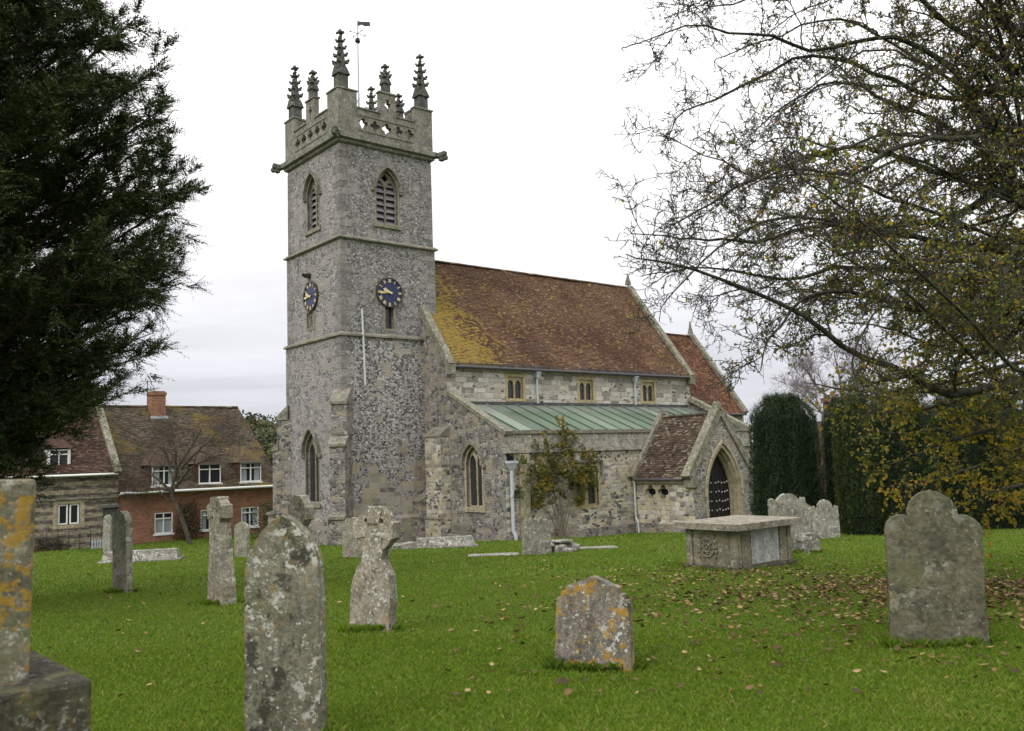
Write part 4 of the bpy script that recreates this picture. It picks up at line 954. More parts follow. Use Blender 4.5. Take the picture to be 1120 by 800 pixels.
def rough_poly(poly, amt, seed, sub=.06):
    """breaks the outline into short weathered edges"""
    rg = random.Random(seed); out = []
    for i, a in enumerate(poly):
        b = poly[(i+1) % len(poly)]; l = math.hypot(b[0]-a[0], b[1]-a[1]); n = max(1, int(l/sub))
        for k in range(n):
            t = k/n; j = amt
            out.append((a[0]+(b[0]-a[0])*t+rg.uniform(-j, j), a[1]+(b[1]-a[1])*t+rg.uniform(-j, j)))
    return out
FG = ((0, 0, 0), (1, 0, 0), (0, 0, 1))      # front faces -y
def place(o, x, y, yaw, lean=0, tilt=0, dz=0):
    o.location = (x, y, float(gz2(x, y))+dz); o.rotation_euler = (lean, tilt, yaw)
def slab(mat, poly, th, seed, rough=.006, bev=.015, name='headstone'):
    mb = MB(); mb.prism(FG, rough_poly(poly, rough, seed), -th/2, th/2); o = mb.build(name, G[mat])
    return bevel(o, bev, 2)
def mirror(r): return r+[(-x, z) for x, z in reversed(r) if abs(x) > 1e-6]
def arc(cx, cz, r, a0, a1, n=8): return [(cx+r*math.cos(math.radians(a0+(a1-a0)*i/n)), cz+r*math.sin(math.radians(a0+(a1-a0)*i/n))) for i in range(n+1)]

# tall pointed stone in the foreground
w = .215
p = mirror([(w, -.35), (w+.005, .5)]+arch_top(0, 2*w, .93, 1.285, 9)[:10])
o = slab('big', p, .12, 1, .004, .02); place(o, -1.345, 5.2, -.10, .02, .005); tag(o, 'tall grey headstone with a pointed arched top blotched with lichen, foremost on the lawn', 'headstone', GG)
# low stepped-gable stone
p = mirror([(.34, -.25), (.32, .1), (.305, .565), (.265, .565), (.265, .615), (.225, .615), (.225, .66), (0, .745)])
o = slab('orange', p, .12, 2, .004, .01); place(o, .589, 7.45, -.36, -.05, .02); tag(o, 'short stepped-gable headstone with orange lichen, alone on the open lawn', 'headstone', GG)
# big stone on the right with a rounded head and shoulders
p = mirror([(.405, -.3), (.4, .05), (.385, .4), (.395, .95)]+arc(.25, 1.0, .152, 0, 105, 6)+[(.2, 1.13)]+arc(.0, 1.16, .205, -8, 80, 9)+[(.0, 1.378)])
o = slab('olive', p, .11, 3, .004, .02); place(o, 3.71, 8.12, -.3, .03, .02); tag(o, 'large olive grey headstone with a rounded top between curved shoulders', 'headstone', GG)
# round-topped stone left
p = mirror([(.235, -.3), (.23, 1.25)]+[(.23*math.cos(t), 1.25+.3*math.sin(t)) for t in np.linspace(.15, 1.57, 7)])
o = slab('pale', p, .13, 4, .005, .02); place(o, -7.55, 17.2, -.62, .02, .02); tag(o, 'narrow round-topped headstone turned aside, in front of a coped grave near the cottage', 'headstone', GG)
# wheel-headed crosses
def wheel_cross(prof, head_z, R, arm, th, mat, seed, name='cross_headstone'):
    body = slab(mat, prof, th, seed, .008, .02, name)
    mb = MB(); n = 28
    outer = arc(0, head_z, R, 0, 360*(n-1)/n, n-1); holes = [arc(R*.55*math.cos(math.radians(a)), head_z+R*.55*math.sin(math.radians(a)), R*.13, 0, 315, 7) for a in (45, 135, 225, 315)]
    mb.prism(FG, rough_poly(outer, .006, seed+1, .2), -th*.42, th*.42, holes=holes)
    for a in (0, 90, 180):
        c, s = math.cos(math.radians(a)), math.sin(math.radians(a)); q = [(.07, -arm*.42), (R-.02, -arm*.62), (R+.012, -arm*.5), (R+.012, arm*.5), (R-.02, arm*.62), (.07, arm*.42)]
        mb.prism(FG, [(x*c-y*s, head_z+x*s+y*c) for x, y in q], -th*.5-.004, th*.5+.004)
    h = bevel(mb.build('cross_head', G[mat], body), .012, 2); return body
b = wheel_cross(mirror([(.26, -.3), (.25, .5), (.22, .62), (.13, .78), (.105, 1.15)]), 1.11, .245, .17, .15, 'cross', 5)
place(b, -1.63, 10.0, -.42, -.04, .04); tag(b, 'squat wheel-headed stone cross on a broad shouldered base, right of the tall pointed headstone', 'cross', GG)
b = wheel_cross(mirror([(.3, -.3), (.275, .3), (.2, .8), (.15, 1.3)]), 1.42, .22, .19, .19, 'cross', 7)
place(b, -4.6, 14.0, -.78, .02, -.015); tag(b, 'tall slender wheel-headed stone cross tapering upward, before the brick house', 'cross', GG)
b = wheel_cross(mirror([(.33, -.3), (.3, .4), (.2, .9), (.15, 1.3)]), 1.4, .3, .22, .19, 'cross', 9)
place(b, -4.25, 17.4, -.8, 0, .08); tag(b, 'wheel-headed stone cross peeping over the tall pointed headstone', 'cross', GG)
# stones behind the slender cross
o = slab('pale', mirror([(.3, -.3), (.3, 1.0)]+[(.3*math.cos(t), 1.0+.22*math.sin(t)) for t in np.linspace(.2, 1.57, 6)]), .12, 11); place(o, -9.5, 31.0, -.5); tag(o, 'round-shouldered headstone just right of the slender wheel-headed cross', 'headstone', GG)
o = slab('olive', mirror([(.32, -.3), (.3, .7)]+[(.3*math.cos(t), .7+.22*math.sin(t)) for t in np.linspace(.2, 1.57, 6)]), .12, 12); place(o, -10.3, 31.1, -.4); tag(o, 'small dark headstone partly hidden left of the slender wheel-headed cross', 'headstone', GG)
o = slab('white', mirror([(.2, -.3), (.2, 1.45)]+[(.2*math.cos(t), 1.45+.3*math.sin(t)) for t in np.linspace(.2, 1.57, 6)]), .12, 13); place(o, -18.7, 41.0, -.3); tag(o, 'slim pale pointed headstone close to the cottage door', 'headstone', GG)
o = slab('cross', mirror([(.38, -.3), (.36, .8), (.27, 1.2), (.2, 1.28), (.0, 1.3)]), .16, 14, .015); place(o, -5.15, 28.2, -.5); tag(o, 'weathered headstone with a lumpy top just behind the squat cross', 'headstone', GG)
# middle stone before the climber
o = slab('white', mirror([(.41, -.3), (.4, .85), (.39, .95), (.33, .98), (.3, 1.06), (.21, 1.04), (.15, 1.12), (.06, 1.05), (0, 1.08)]), .15, 15, .012); place(o, .52, 25.5, .12, .03, .01); tag(o, 'pale lichened headstone with a scalloped top, standing before the aisle wall', 'headstone', GG)
# scrolled stones at the right
o = slab('white', [(-.5, -.3), (.5, -.3), (.5, .75), (.56, .95), (.52, 1.12), (.4, 1.22), (.38, 1.34), (.31, 1.36), (.27, 1.24), (.2, 1.36), (.08, 1.45), (-.1, 1.45), (-.25, 1.38), (-.36, 1.25), (-.42, 1.35), (-.5, 1.33), (-.51, 1.1)], .16, 16, .01); place(o, 6.75, 22.3, .05, .02); tag(o, 'ornate scroll-topped headstone right behind the chest tomb', 'headstone', GG)
o = slab('white', mirror([(.45, -.3), (.43, 1.0), (.42, 1.12), (.33, 1.14), (.3, 1.05), (.24, 1.08)]+arc(0, 1.1, .24, 0, 85, 6)+[(0, 1.35)]), .15, 17, .008); place(o, 10.3, 30.1, -.05, .02); tag(o, 'pale round-headed headstone with small shoulders in front of the clipped yews', 'headstone', GG)
o = slab('ledger', mirror([(.23, -.3), (.22, .38), (.16, .47), (0, .48)]), .3, 18, .02); place(o, 7.05, 21.9, .3); tag(o, 'stumpy broken stone at the right end of the chest tomb', 'stone', GG)

# near cross monument at the left edge: plinth, shaft
nx, ny = -2.28, 3.5
mon = empty('cross_monument', (nx, ny, float(gz2(nx, ny))), .74, 'blurred square stone shaft with orange lichen on a dark plinth, close at the left edge', 'monument', GG)
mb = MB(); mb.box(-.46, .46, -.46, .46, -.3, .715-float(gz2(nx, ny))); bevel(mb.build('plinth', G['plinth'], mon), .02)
mb = MB(); q0, q1, z0, z1 = .285, .295, .7-float(gz2(nx, ny)), 1.475-float(gz2(nx, ny)); mb.hexa([(-q0,-q0,z0),(q0,-q0,z0),(q0,q0,z0),(-q0,q0,z0)], [(-q1,-q1,z1),(q1,-q1,z1),(q1,q1,z1),(-q1,q1,z1)]); bevel(mb.build('shaft', G['near'], mon), .018)

# chest tomb
ta = PHI; tc = np.array([4.4, 18.1]); ed, nd = np.array([math.cos(ta), math.sin(ta)]), np.array([-math.sin(ta), math.cos(ta)])
cc = tc+ed*.98+nd*.68; tz = float(gz2(*cc))
tomb = empty('chest_tomb', (cc[0], cc[1], tz), ta, 'stone chest tomb with a heavy overhanging slab, carved end and pale side panel', 'tomb')
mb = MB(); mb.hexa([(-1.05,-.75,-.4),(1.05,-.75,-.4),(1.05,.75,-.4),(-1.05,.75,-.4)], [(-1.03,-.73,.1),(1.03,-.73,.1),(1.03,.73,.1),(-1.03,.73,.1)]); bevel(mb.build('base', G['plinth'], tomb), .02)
mb = MB(); mb.box(-.92, .92, -.62, .62, .1, .86); bevel(mb.build('chest', G['tomb'], tomb), .01)
for bx0 in ((-.96, -.82, -.655, -.5), (.82, .96, -.655, -.5), (-.97, -.9, .49, .645), (-.78, -.5, -.64, -.6), (.55, .8, -.64, -.6)):
    mb = MB(); mb.box(*bx0, .1, .85); bevel(mb.build('pilaster', G['tomb'], tomb), .012)
mb = MB(); mb.box(-.45, .5, -.635, -.6, .14, .83); mb.build('side_panel', G['panel'], tomb)
mb = MB(); fr = ((-.92, 0, .48), (0, -1, 0), (0, 0, 1))
for r0, r1, d in ((.2, .165, .035), (.1, .06, .04)):
    mb.prism(fr, arc(-.12, 0, r0, 0, 345, 23), -.01, d, holes=[arc(-.12, 0, r1, 0, 345, 23)])
mb.prism(fr, arc(-.12, 0, .035, 0, 330, 11), -.01, .05)
for k in range(8):
    a = k*math.pi/4; mb.blob((-.93, .12-.13*math.cos(a), .48+.13*math.sin(a)), .035, k, 6)
for s in (-1, 1):
    for q in range(5): mb.blob((-.93, .12+s*(.2+.03*math.sin(q)), .3+q*.1), (.03, .05, .05), q, 6)
mb.build('carved_medallion', G['tomb'], tomb)
rg = random.Random(8); mb = MB(); pl = rough_poly([(-1.12, -.82), (1.14, -.84), (1.12, .82), (-1.14, .8)], .022, 3, .16)
mb.prism(((0, 0, .86), (1, 0, 0), (0, 1, 0)), pl, 0, .13); bevel(mb.build('slab', G['tombtop'], tomb), .035, 3)

# coped and flat ledgers
def coped(x, y, yaw, l, w, h, label, seed):
    mb = MB(); mb.box(-l/2-.1, l/2+.1, -w/2-.1, w/2+.1, -.2, .12); c = w*.28
    mb.hexa([(-l/2,-w/2,.12),(l/2,-w/2,.12),(l/2,w/2,.12),(-l/2,w/2,.12)], [(-l/2+.06,-c,h),(l/2-.06,-c,h),(l/2-.06,c,h),(-l/2+.06,c,h)])
    o = bevel(mb.build('ledger_tomb', G['ledger']), .02); place(o, x, y, yaw); tag(o, label, 'tomb', 'low grave slabs')
coped(-13.2, 31.6, .2, 2.5, .8, .42, 'low coped grave slab behind the narrow round-topped headstone', 1)
coped(-2.75, 33.9, .2, 2.2, .85, .42, 'low lichened coped tomb on the grass near the wooden bench', 2)
def flat(x, y, yaw, l, w, h, mat, label, seed):
    mb = MB(); mb.prism(((0, 0, -.1), (1, 0, 0), (0, 1, 0)), rough_poly([(-l/2, -w/2), (l/2, -w/2), (l/2, w/2), (-l/2, w/2)], .04, seed, .2), 0, h+.1); o = bevel(mb.build('grave_slab', G[mat]), .02); place(o, x, y, yaw); tag(o, label, 'slab', 'low grave slabs')
    return o
o = flat(-4.6, 33.0, .35, 1.6, .7, .2, 'ledger', 'tilted flat slab between the squat cross and the coped tomb', 3); o.rotation_euler[1] = -.08
flat(-.75, 26.6, .1, 1.5, .7, .06, 'ledger', 'flat grave slab sunk in the grass left of the scalloped headstone', 4)
flat(2.55, 29.3, .1, 1.3, .6, .05, 'ledger', 'flat pale slab in the grass right of the pile of broken stone', 5)
rub = MB(); rg = random.Random(5)
for i in range(9):
    rub.blob((rg.uniform(-.4, .4), rg.uniform(-.25, .25), rg.uniform(.05, .25)), (rg.uniform(.18, .32), rg.uniform(.15, .25), rg.uniform(.1, .2)), i, 7)
rub.box(-.3, .35, -.2, .2, .3, .38)
o = bevel(rub.build('broken_stone', G['ledger']), .03); place(o, 1.35, 28.3, .1); tag(o, 'heap of broken white stone in the grass below the aisle window', 'rubble')

# wooden bench against the west wall of the aisle
bw = ch2w(4.1, -3.25); bz = -2.42
bench = empty('wooden_bench', (bw[0], bw[1], bz), PHI-math.pi/2, 'weathered slatted wooden bench against the wall below the lancet window', 'bench')
wood = simple('weathered_teak', L(.2,.19,.16), .8, .3, 0, .25, 8)
mb = MB()
for k in range(4): mb.box(-.72, .72, -.38+k*.12, -.29+k*.12, .42, .45)
mb.build('seat', wood, bench)
mb = MB(); mb.box(-.75, .75, .1, .14, .86, .95); mb.box(-.75, .75, .1, .14, .5, .55)
for k in range(9): mb.box(-.7+k*.168, -.64+k*.168, .105, .135, .55, .86)
mb.build('backrest', wood, bench)
for sx in (-.75, .7):
    for y0, y1, h in ((-.4, -.34, .66), (.08, .14, .95)):
        mb = MB(); mb.box(sx, sx+.06, y0, y1, -.2, h); mb.build('leg', wood, bench)
    mb = MB(); mb.box(sx-.01, sx+.07, -.42, .1, .66, .7); mb.build('armrest', wood, bench)
THORN = {
 'T': [(7.05, 10.5, -0.73), (6.93, 10.5, 0.63), (6.63, 10.5, 1.92), (6.31, 10.5, 3.13), (6.17, 10.5, 4.6), (6.14, 10.4, 6.17), (6.07, 10.3, 7.89), (6.03, 10.2, 9.87)],
 'L1': [(7.0, 10.5, 0.31), (6.4, 10.0, 1.79), (5.59, 9.7, 2.06), (4.64, 9.4, 1.99), (4.08, 9.2, 2.21), (3.46, 9.0, 2.51), (2.86, 8.8, 2.84), (2.18, 8.6, 3.12), (1.53, 8.4, 3.3), (0.87, 8.3, 3.48)],
 'L2': [(6.29, 10.5, 3.19), (5.14, 10.4, 3.49), (4.03, 10.3, 3.61), (3.13, 10.2, 3.51), (2.39, 10.2, 3.65), (1.58, 10.2, 3.57)],
 'L3': [(6.17, 10.5, 4.37), (4.93, 10.0, 4.54), (4.03, 9.8, 4.77), (3.08, 9.5, 4.49), (2.31, 9.3, 4.1), (1.64, 9.2, 3.73)],
 'L4': [(6.19, 10.5, 5.06), (5.49, 10.0, 5.67), (4.96, 9.7, 5.98), (4.36, 9.5, 6.13), (3.48, 9.2, 5.86), (2.73, 9.0, 5.94), (2.04, 8.9, 5.99), (1.34, 8.8, 5.74)],
 'L5': [(6.12, 10.4, 5.71), (5.64, 10.8, 5.78), (4.83, 11.0, 6.25), (3.98, 11.2, 6.62), (3.02, 11.3, 6.26), (2.34, 11.3, 5.91), (2.07, 11.3, 5.55)],
 'L6': [(6.31, 10.5, 3.13), (5.0, 9.6, 2.82), (3.95, 9.0, 2.85), (3.07, 8.6, 2.91), (2.54, 8.4, 2.54), (2.32, 8.3, 2.1)],
 'L7': [(6.14, 10.4, 6.17), (5.52, 10.2, 6.56), (4.7, 10.0, 7.05), (3.66, 9.8, 7.09), (2.84, 9.6, 6.67), (2.18, 9.5, 6.44)],
 'L8': [(6.17, 10.5, 4.6), (5.84, 11.2, 4.47), (4.94, 11.6, 4.49), (4.11, 12.0, 4.75), (3.4, 12.2, 4.57), (2.59, 12.2, 3.95), (2.24, 12.2, 3.38)],
 'L9': [(6.15, 10.5, 4.37), (5.87, 10.9, 5.21), (5.11, 11.2, 5.71), (4.37, 11.4, 6.07), (3.69, 11.6, 5.92), (3.05, 11.6, 5.5)],
 'L10': [(6.25, 10.5, 3.69), (5.13, 9.9, 3.7), (4.04, 9.5, 3.79), (3.28, 9.3, 3.87), (2.53, 9.1, 3.69), (1.94, 9.0, 3.74), (1.28, 9.0, 3.76)],
 'L11': [(6.31, 10.5, 3.13), (6.21, 11.4, 3.42), (5.55, 12.0, 3.68), (4.81, 12.4, 3.52), (4.11, 12.6, 3.71), (3.18, 12.6, 3.54)],
 'L12': [(6.33, 10.5, 2.8), (6.25, 11.2, 2.44), (5.86, 11.8, 2.64), (5.24, 12.0, 2.93), (4.32, 12.2, 3.05)],
 'L13': [(6.12, 10.4, 5.25), (4.87, 9.2, 4.74), (3.82, 8.4, 4.48), (3.11, 8.0, 4.13), (2.46, 7.8, 4.17), (1.93, 7.7, 3.99)],
 'L14': [(6.16, 10.4, 6.64), (5.48, 9.8, 7.25), (4.52, 9.3, 7.3), (3.49, 9.0, 7.04), (2.47, 8.9, 6.81), (1.66, 8.8, 6.47)],
 'L15': [(6.14, 10.4, 6.17), (6.64, 10.0, 6.87), (7.24, 9.6, 7.06)],
 'L16': [(6.31, 10.5, 3.13), (7.19, 10.2, 3.59), (8.15, 10.0, 4.05)],
 'L17': [(6.17, 10.5, 4.6), (7.27, 12.0, 6.09), (7.66, 13.2, 7.44), (7.12, 14.0, 8.46)],
}
BEECH = {
 'T': [(9.95, 13.5, -0.73), (9.99, 13.5, 0.89), (9.93, 13.5, 2.83), (9.92, 13.5, 5.42), (10.06, 13.5, 8.1)],
 'A': [(10.07, 13.5, 1.57), (8.15, 12.8, 2.01), (6.53, 12.3, 1.65), (5.36, 12.0, 1.38), (4.88, 11.9, 1.23)],
 'B': [(9.99, 13.5, 0.89), (8.11, 12.5, 0.97), (6.79, 12.0, 0.84), (6.19, 11.8, 0.75)],
 'C': [(9.99, 13.5, 2.13), (7.91, 13.0, 2.43), (6.3, 12.8, 2.07), (5.16, 12.6, 1.97), (4.36, 12.5, 2.09)],
 'D': [(9.93, 13.5, 0.34), (8.12, 12.6, 0.46), (6.86, 12.2, 0.4), (6.2, 12.0, 0.4)],
 'E': [(9.97, 13.5, 2.55), (8.47, 13.6, 3.03), (7.03, 13.6, 2.66), (5.92, 13.4, 2.26)],
 'F': [(9.93, 13.5, 2.83), (8.38, 13.6, 3.61), (7.11, 13.6, 3.65), (5.89, 13.5, 3.11)],
 'G': [(10.0, 13.5, 1.57), (8.84, 14.0, 1.34), (7.54, 14.0, 1.24), (6.52, 14.0, 0.99), (5.94, 13.8, 1.08)],
 'H': [(9.94, 13.5, 4.25), (8.76, 13.8, 4.81), (7.72, 14.0, 4.89)],
}
# ================================================================== branching trees
RS = np.random.RandomState
def norm(a): return a/(np.linalg.norm(a, axis=-1, keepdims=True)+1e-9)
def resample(pts, n):
    p = np.array(pts, float); p = np.vstack([2*p[0]-p[1], p, 2*p[-1]-p[-2]]); out = []
    m = len(p)-3
    for i in range(n):
        t = m*i/(n-1); k = min(int(t), m-1); t -= k; a, b, c, d = p[k:k+4]
        out.append(.5*((2*b)+(c-a)*t+(2*a-5*b+4*c-d)*t*t+(3*b-a-3*c+d)*t**3))
    return np.array(out)
def batch_tube(P, R, k):
    B, n, _ = P.shape; T = norm(np.gradient(P, axis=1)); ref = np.where(np.abs(T[:, :1, 2:3]) < .9, np.array([[[0, 0, 1.]]]), np.array([[[1., 0, 0]]]))
    a = norm(np.cross(T, np.broadcast_to(ref, T.shape))); b = np.cross(T, a); an = 2*np.pi*np.arange(k)/k
    V = P[:, :, None, :]+R[:, :, None, None]*(np.cos(an)[None, None, :, None]*a[:, :, None, :]+np.sin(an)[None, None, :, None]*b[:, :, None, :])
    i = np.arange(n-1)[:, None]; j = np.arange(k)[None, :]
    q = np.stack([i*k+j, i*k+(j+1) % k, (i+1)*k+(j+1) % k, (i+1)*k+j], -1).reshape(-1, 4)
    F = (q[None]+(np.arange(B)*n*k)[:, None, None]).reshape(-1, 4)
    return V.reshape(-1, 3), F
def spawn(P, R, m, rs, t0, t1, length, ang, n=5, grav=0, up=0, wob=.25, rr=.6, taper=.25, flat=1, rmin=.002, decay=.5):
    """m children per parent, with bent curves"""
    B, N, _ = P.shape; t = t0+(t1-t0)*((np.arange(m)[None]+rs.rand(B, m))/m); f = t*(N-1); i = np.minimum(f.astype(int), N-2); w = (f-i)[..., None]
    bi = np.arange(B)[:, None]; base = P[bi, i]*(1-w)+P[bi, i+1]*w; tan = norm(P[bi, i+1]-P[bi, i]); r0 = R[bi, i]*(1-w[..., 0])+R[bi, i+1]*w[..., 0]
    rv = rs.normal(size=(B, m, 3)); rv[..., 2] *= flat; rv[..., 2] += up; perp = norm(rv-tan*np.sum(rv*tan, -1, keepdims=True))
    a = np.radians(ang[0]+(ang[1]-ang[0])*rs.rand(B, m))[..., None]; d = norm(np.cos(a)*tan+np.sin(a)*perp)
    L_ = (length[0]+(length[1]-length[0])*rs.rand(B, m))*(1-decay*t); pts = [base]; 
    for s_ in range(n-1):
        d = norm(d+rs.normal(size=d.shape)*wob+np.array([0, 0, -grav])); pts.append(pts[-1]+d*(L_/(n-1))[..., None])
    C = np.stack(pts, 2).reshape(B*m, n, 3); r = np.maximum(r0*rr, rmin)[..., None]*np.linspace(1, taper, n)[None, None]
    return C, np.maximum(r, rmin*.6).reshape(B*m, n)
def leaves(pos, rs, size, bend=.3, aspect=.6, dirs=None, hang=0):
    """diamond leaves with a fold"""
    N = len(pos); d = norm(rs.normal(size=(N, 3))+np.array([0, 0, -hang])) if dirs is None else norm(dirs+rs.normal(size=(N, 3))*.45)
    s_ = norm(np.cross(d, rs.normal(size=(N, 3)))); nn_ = np.cross(d, s_); l = (size[0]+(size[1]-size[0])*rs.rand(N))[:, None]; w = l*aspect/2
    V = np.stack([pos, pos+d*l*.5+s_*w+nn_*l*bend*.3, pos+d*l, pos+d*l*.5-s_*w+nn_*l*bend*.3], 1).reshape(-1, 3)
    F = np.arange(N*4).reshape(N, 4); return V, F, rs.rand(N)
def along(P, rs, m, t0=.2):
    B, N, _ = P.shape; t = t0+(1-t0)*rs.rand(B, m); f = t*(N-1); i = np.minimum(f.astype(int), N-2); w = (f-i)[..., None]; bi = np.arange(B)[:, None]
    return (P[bi, i]*(1-w)+P[bi, i+1]*w).reshape(-1, 3), norm(P[bi, i+1]-P[bi, i]).reshape(-1, 3)
def cat_mesh(parts):
    V, F, o = [], [], 0
    for v, f in parts: V.append(v); F.append(f+o); o += len(v)
    return np.concatenate(V), np.concatenate(F)
def to_local(V, c): return V-np.array(c)

# ---- bare hawthorn-like tree on the right
bk = bark_mat('lichened_bark', L(.024,.021,.016), L(.07,.07,.052)); tk = bark_mat('twig_bark', L(.034,.03,.026), L(.09,.085,.072))
rs = RS(11); THORN['L1'] = THORN['L1'][:-1]+[(1.25, 8.35, 3.36)]; LN = [k for k in THORN if k != 'T']; tb = (7.6, 10.5, float(gz2(7.6, 10.5)))
tree = empty('thorn_tree', tb, 0, 'nearly leafless spreading tree with lichened twigs reaching in from the right', 'tree', 'trees round the churchyard')
tp = resample([(7.6, 10.5, tb[2]-.2)]+[(a+.55, b, c) for a, b, c in THORN['T']], 26)[None]; tr_ = np.linspace(.27, .012, 26)[None]
v, f = batch_tube(tp+rs.normal(size=tp.shape)*.012, tr_, 12); np_mesh('trunk', to_local(v, tb), f, bk, tree, smooth=True)
LP = np.stack([resample([(THORN[k][0][0]+.55, THORN[k][0][1], THORN[k][0][2]-.3)]+THORN[k], 26) for k in LN])
ramp_ = np.linspace(0, 1, 26)[None, :, None]
q1 = rs.normal(size=(2, len(LN), 1, 3)); q1[..., 0] = np.abs(q1[..., 0]); X1 = LP+ramp_*(q1[0]*np.array([.6, 1.3, .5])+np.array([.25, 0, 0])); X2 = LP+ramp_*(q1[1]*np.array([1.0, 1.3, .7])+np.array([1.0, 0, 0]))
LP = np.concatenate([LP, X1, X2]); LP[:, 1:] += np.cumsum(rs.normal(size=LP[:, 1:].shape)*.02, 1)
LR = np.stack([np.linspace(.066 if k == 'L1' else .045, .005, 26) for k in LN]+[np.linspace(.028, .004, 26) for k in LN*2])
v, f = batch_tube(LP, LR, 8); np_mesh('limbs', to_local(v, tb), f, bk, tree, smooth=True)
S1, R1 = spawn(LP, LR, 12, rs, .12, .98, (.6, 1.35), (25, 70), 8, .03, .1, .22, .5, .3, .8, .0055, .45)
S2, R2 = spawn(S1, R1, 10, rs, .12, 1, (.2, .6), (25, 75), 6, .02, .1, .28, .6, .5, .8, .0045, .4)
S3, R3 = spawn(S2, R2, 6, rs, .1, 1, (.04, .16), (35, 90), 4, 0, .15, .4, .7, .9, 1, .0042, .3)
S4, R4 = spawn(LP, LR, 34, rs, .3, 1, (.08, .38), (30, 80), 5, 0, .2, .3, .22, .5, 1, .0026, .3)
v, f = cat_mesh([batch_tube(S1, R1, 5), batch_tube(S2, R2, 4), batch_tube(S4, R4, 4)]); np_mesh('branches', to_local(v, tb), f, tk, tree)
v, f = batch_tube(S3, R3, 3); np_mesh('twigs', to_local(v, tb), f, tk, tree)
pos, dr = along(np.concatenate([S2]), rs, 7, .2); p3, d3 = along(S3, rs, 3, .5)
def keep(p, pr): return rs.rand(len(p)) < pr
X = pos[:, 0]/pos[:, 1]; prob = np.interp(X, [.1, .2, .3, .42, .55], [.012, .05, .3, .8, .95]); k = keep(pos, prob)
hz_ = lambda q: np.interp(q[:, 2], [2, 3.2, 4.5, 7], [1.0, .85, .5, .32]); k &= rs.rand(len(pos)) < hz_(pos); X3 = p3[:, 0]/p3[:, 1]; k3 = keep(p3, np.interp(X3, [.1, .2, .3, .42, .55], [.004, .015, .13, .45, .55]))
lm = leaf_mat('autumn_thorn_leaf', [(0, L(.07,.095,.018)), (.5, L(.15,.175,.025)), (.78, L(.28,.26,.03)), (.95, L(.42,.28,.03)), (1, L(.32,.13,.02))], .55)
k3 &= rs.rand(len(p3)) < hz_(p3)
v, f, r = leaves(np.concatenate([pos[k], p3[k3]]), rs, (.022, .05), .3, .8); np_mesh('foliage', to_local(v, tb), f, lm, tree, rnd=r)
bp = p3[keep(p3, .05)]; v, f, r = leaves(bp, rs, (.012, .02), .3, 1.0); np_mesh('haws', to_local(v, tb), f, simple('dark_haw', L(.05,.012,.01)), tree, rnd=r)

# ---- yellow-leaved tree behind it
BEECH.update({'I': [(9.93, 13.5, 2.9), (11.2, 13.9, 4.6), (13.2, 14.4, 5.6)], 'J': [(9.95, 13.5, 4.6), (11.2, 12.7, 6.4), (12.4, 12.0, 7.6)], 'K': [(10.0, 13.5, 5.6), (10.3, 14.8, 7.6), (10.6, 16.0, 9.0)], 'M': [(10.0, 13.5, 6.6), (10.6, 13.4, 8.4), (11.2, 13.3, 9.8)], 'N': [(9.93, 13.5, 2.2), (11.5, 12.6, 3.0), (13.4, 11.8, 3.2)]})
rs = RS(5); bb = (9.95, 13.5, float(gz2(9.95, 13.5)))
tree = empty('beech_tree', bb, 0, 'tree with low drooping boughs of yellow and russet leaves at the right', 'tree', 'trees round the churchyard')
tp = resample([(9.95, 13.5, bb[2]-.2)]+BEECH['T'], 16)[None]; v, f = batch_tube(tp, np.linspace(.24, .02, 16)[None], 10); np_mesh('trunk', to_local(v, bb), f, bk, tree, smooth=True)
LP = np.stack([resample(BEECH[k], 16) for k in BEECH if k not in 'TD']); LP = np.concatenate([LP, LP+np.linspace(0, 1, 16)[None, :, None]*rs.normal(size=(len(LP), 1, 3))*np.array([.5, .9, .35])+np.array([0, 0, .15])]); LP[:, 1:] += np.cumsum(rs.normal(size=LP[:, 1:].shape)*.015, 1); LR = np.tile(np.linspace(.05, .006, 16), (len(LP), 1))
S1, R1 = spawn(LP, LR, 15, rs, .2, 1, (.6, 1.3), (25, 65), 7, .06, 0, .15, .45, .25, .6, .003, .4)
S2, R2 = spawn(S1, R1, 8, rs, .15, 1, (.2, .5), (25, 70), 5, .05, 0, .2, .5, .4, .7, .002, .3)
v, f = cat_mesh([batch_tube(LP, LR, 6), batch_tube(S1, R1, 4), batch_tube(S2, R2, 3)]); np_mesh('branches', to_local(v, bb), f, tk, tree)
pos, dr = along(S2, rs, 8, .1); pos1, dr1 = along(S1, rs, 8, .4); pos = np.concatenate([pos, pos1]); dr = np.concatenate([dr, dr1])
lm2 = leaf_mat('beech_leaf', [(0, L(.09,.12,.015)), (.4, L(.2,.19,.02)), (.7, L(.46,.32,.03)), (.9, L(.5,.24,.03)), (1, L(.24,.09,.025))], .5)
xx = pos[:, 0]/pos[:, 1]; k = rs.rand(len(pos)) < np.interp(xx, [.32, .38, .43, .55], [.06, .2, .42, .85]); pos, dr = pos[k], dr[k]
v, f, r = leaves(pos, rs, (.04, .085), .35, .78, dr*.9+np.array([0, 0, -.15])); r = np.clip(r*.75+.25*(pos[:, 2] < 1.0)*rs.rand(len(r)), 0, 1); np_mesh('foliage', to_local(v, bb), f, lm2, tree, rnd=r)

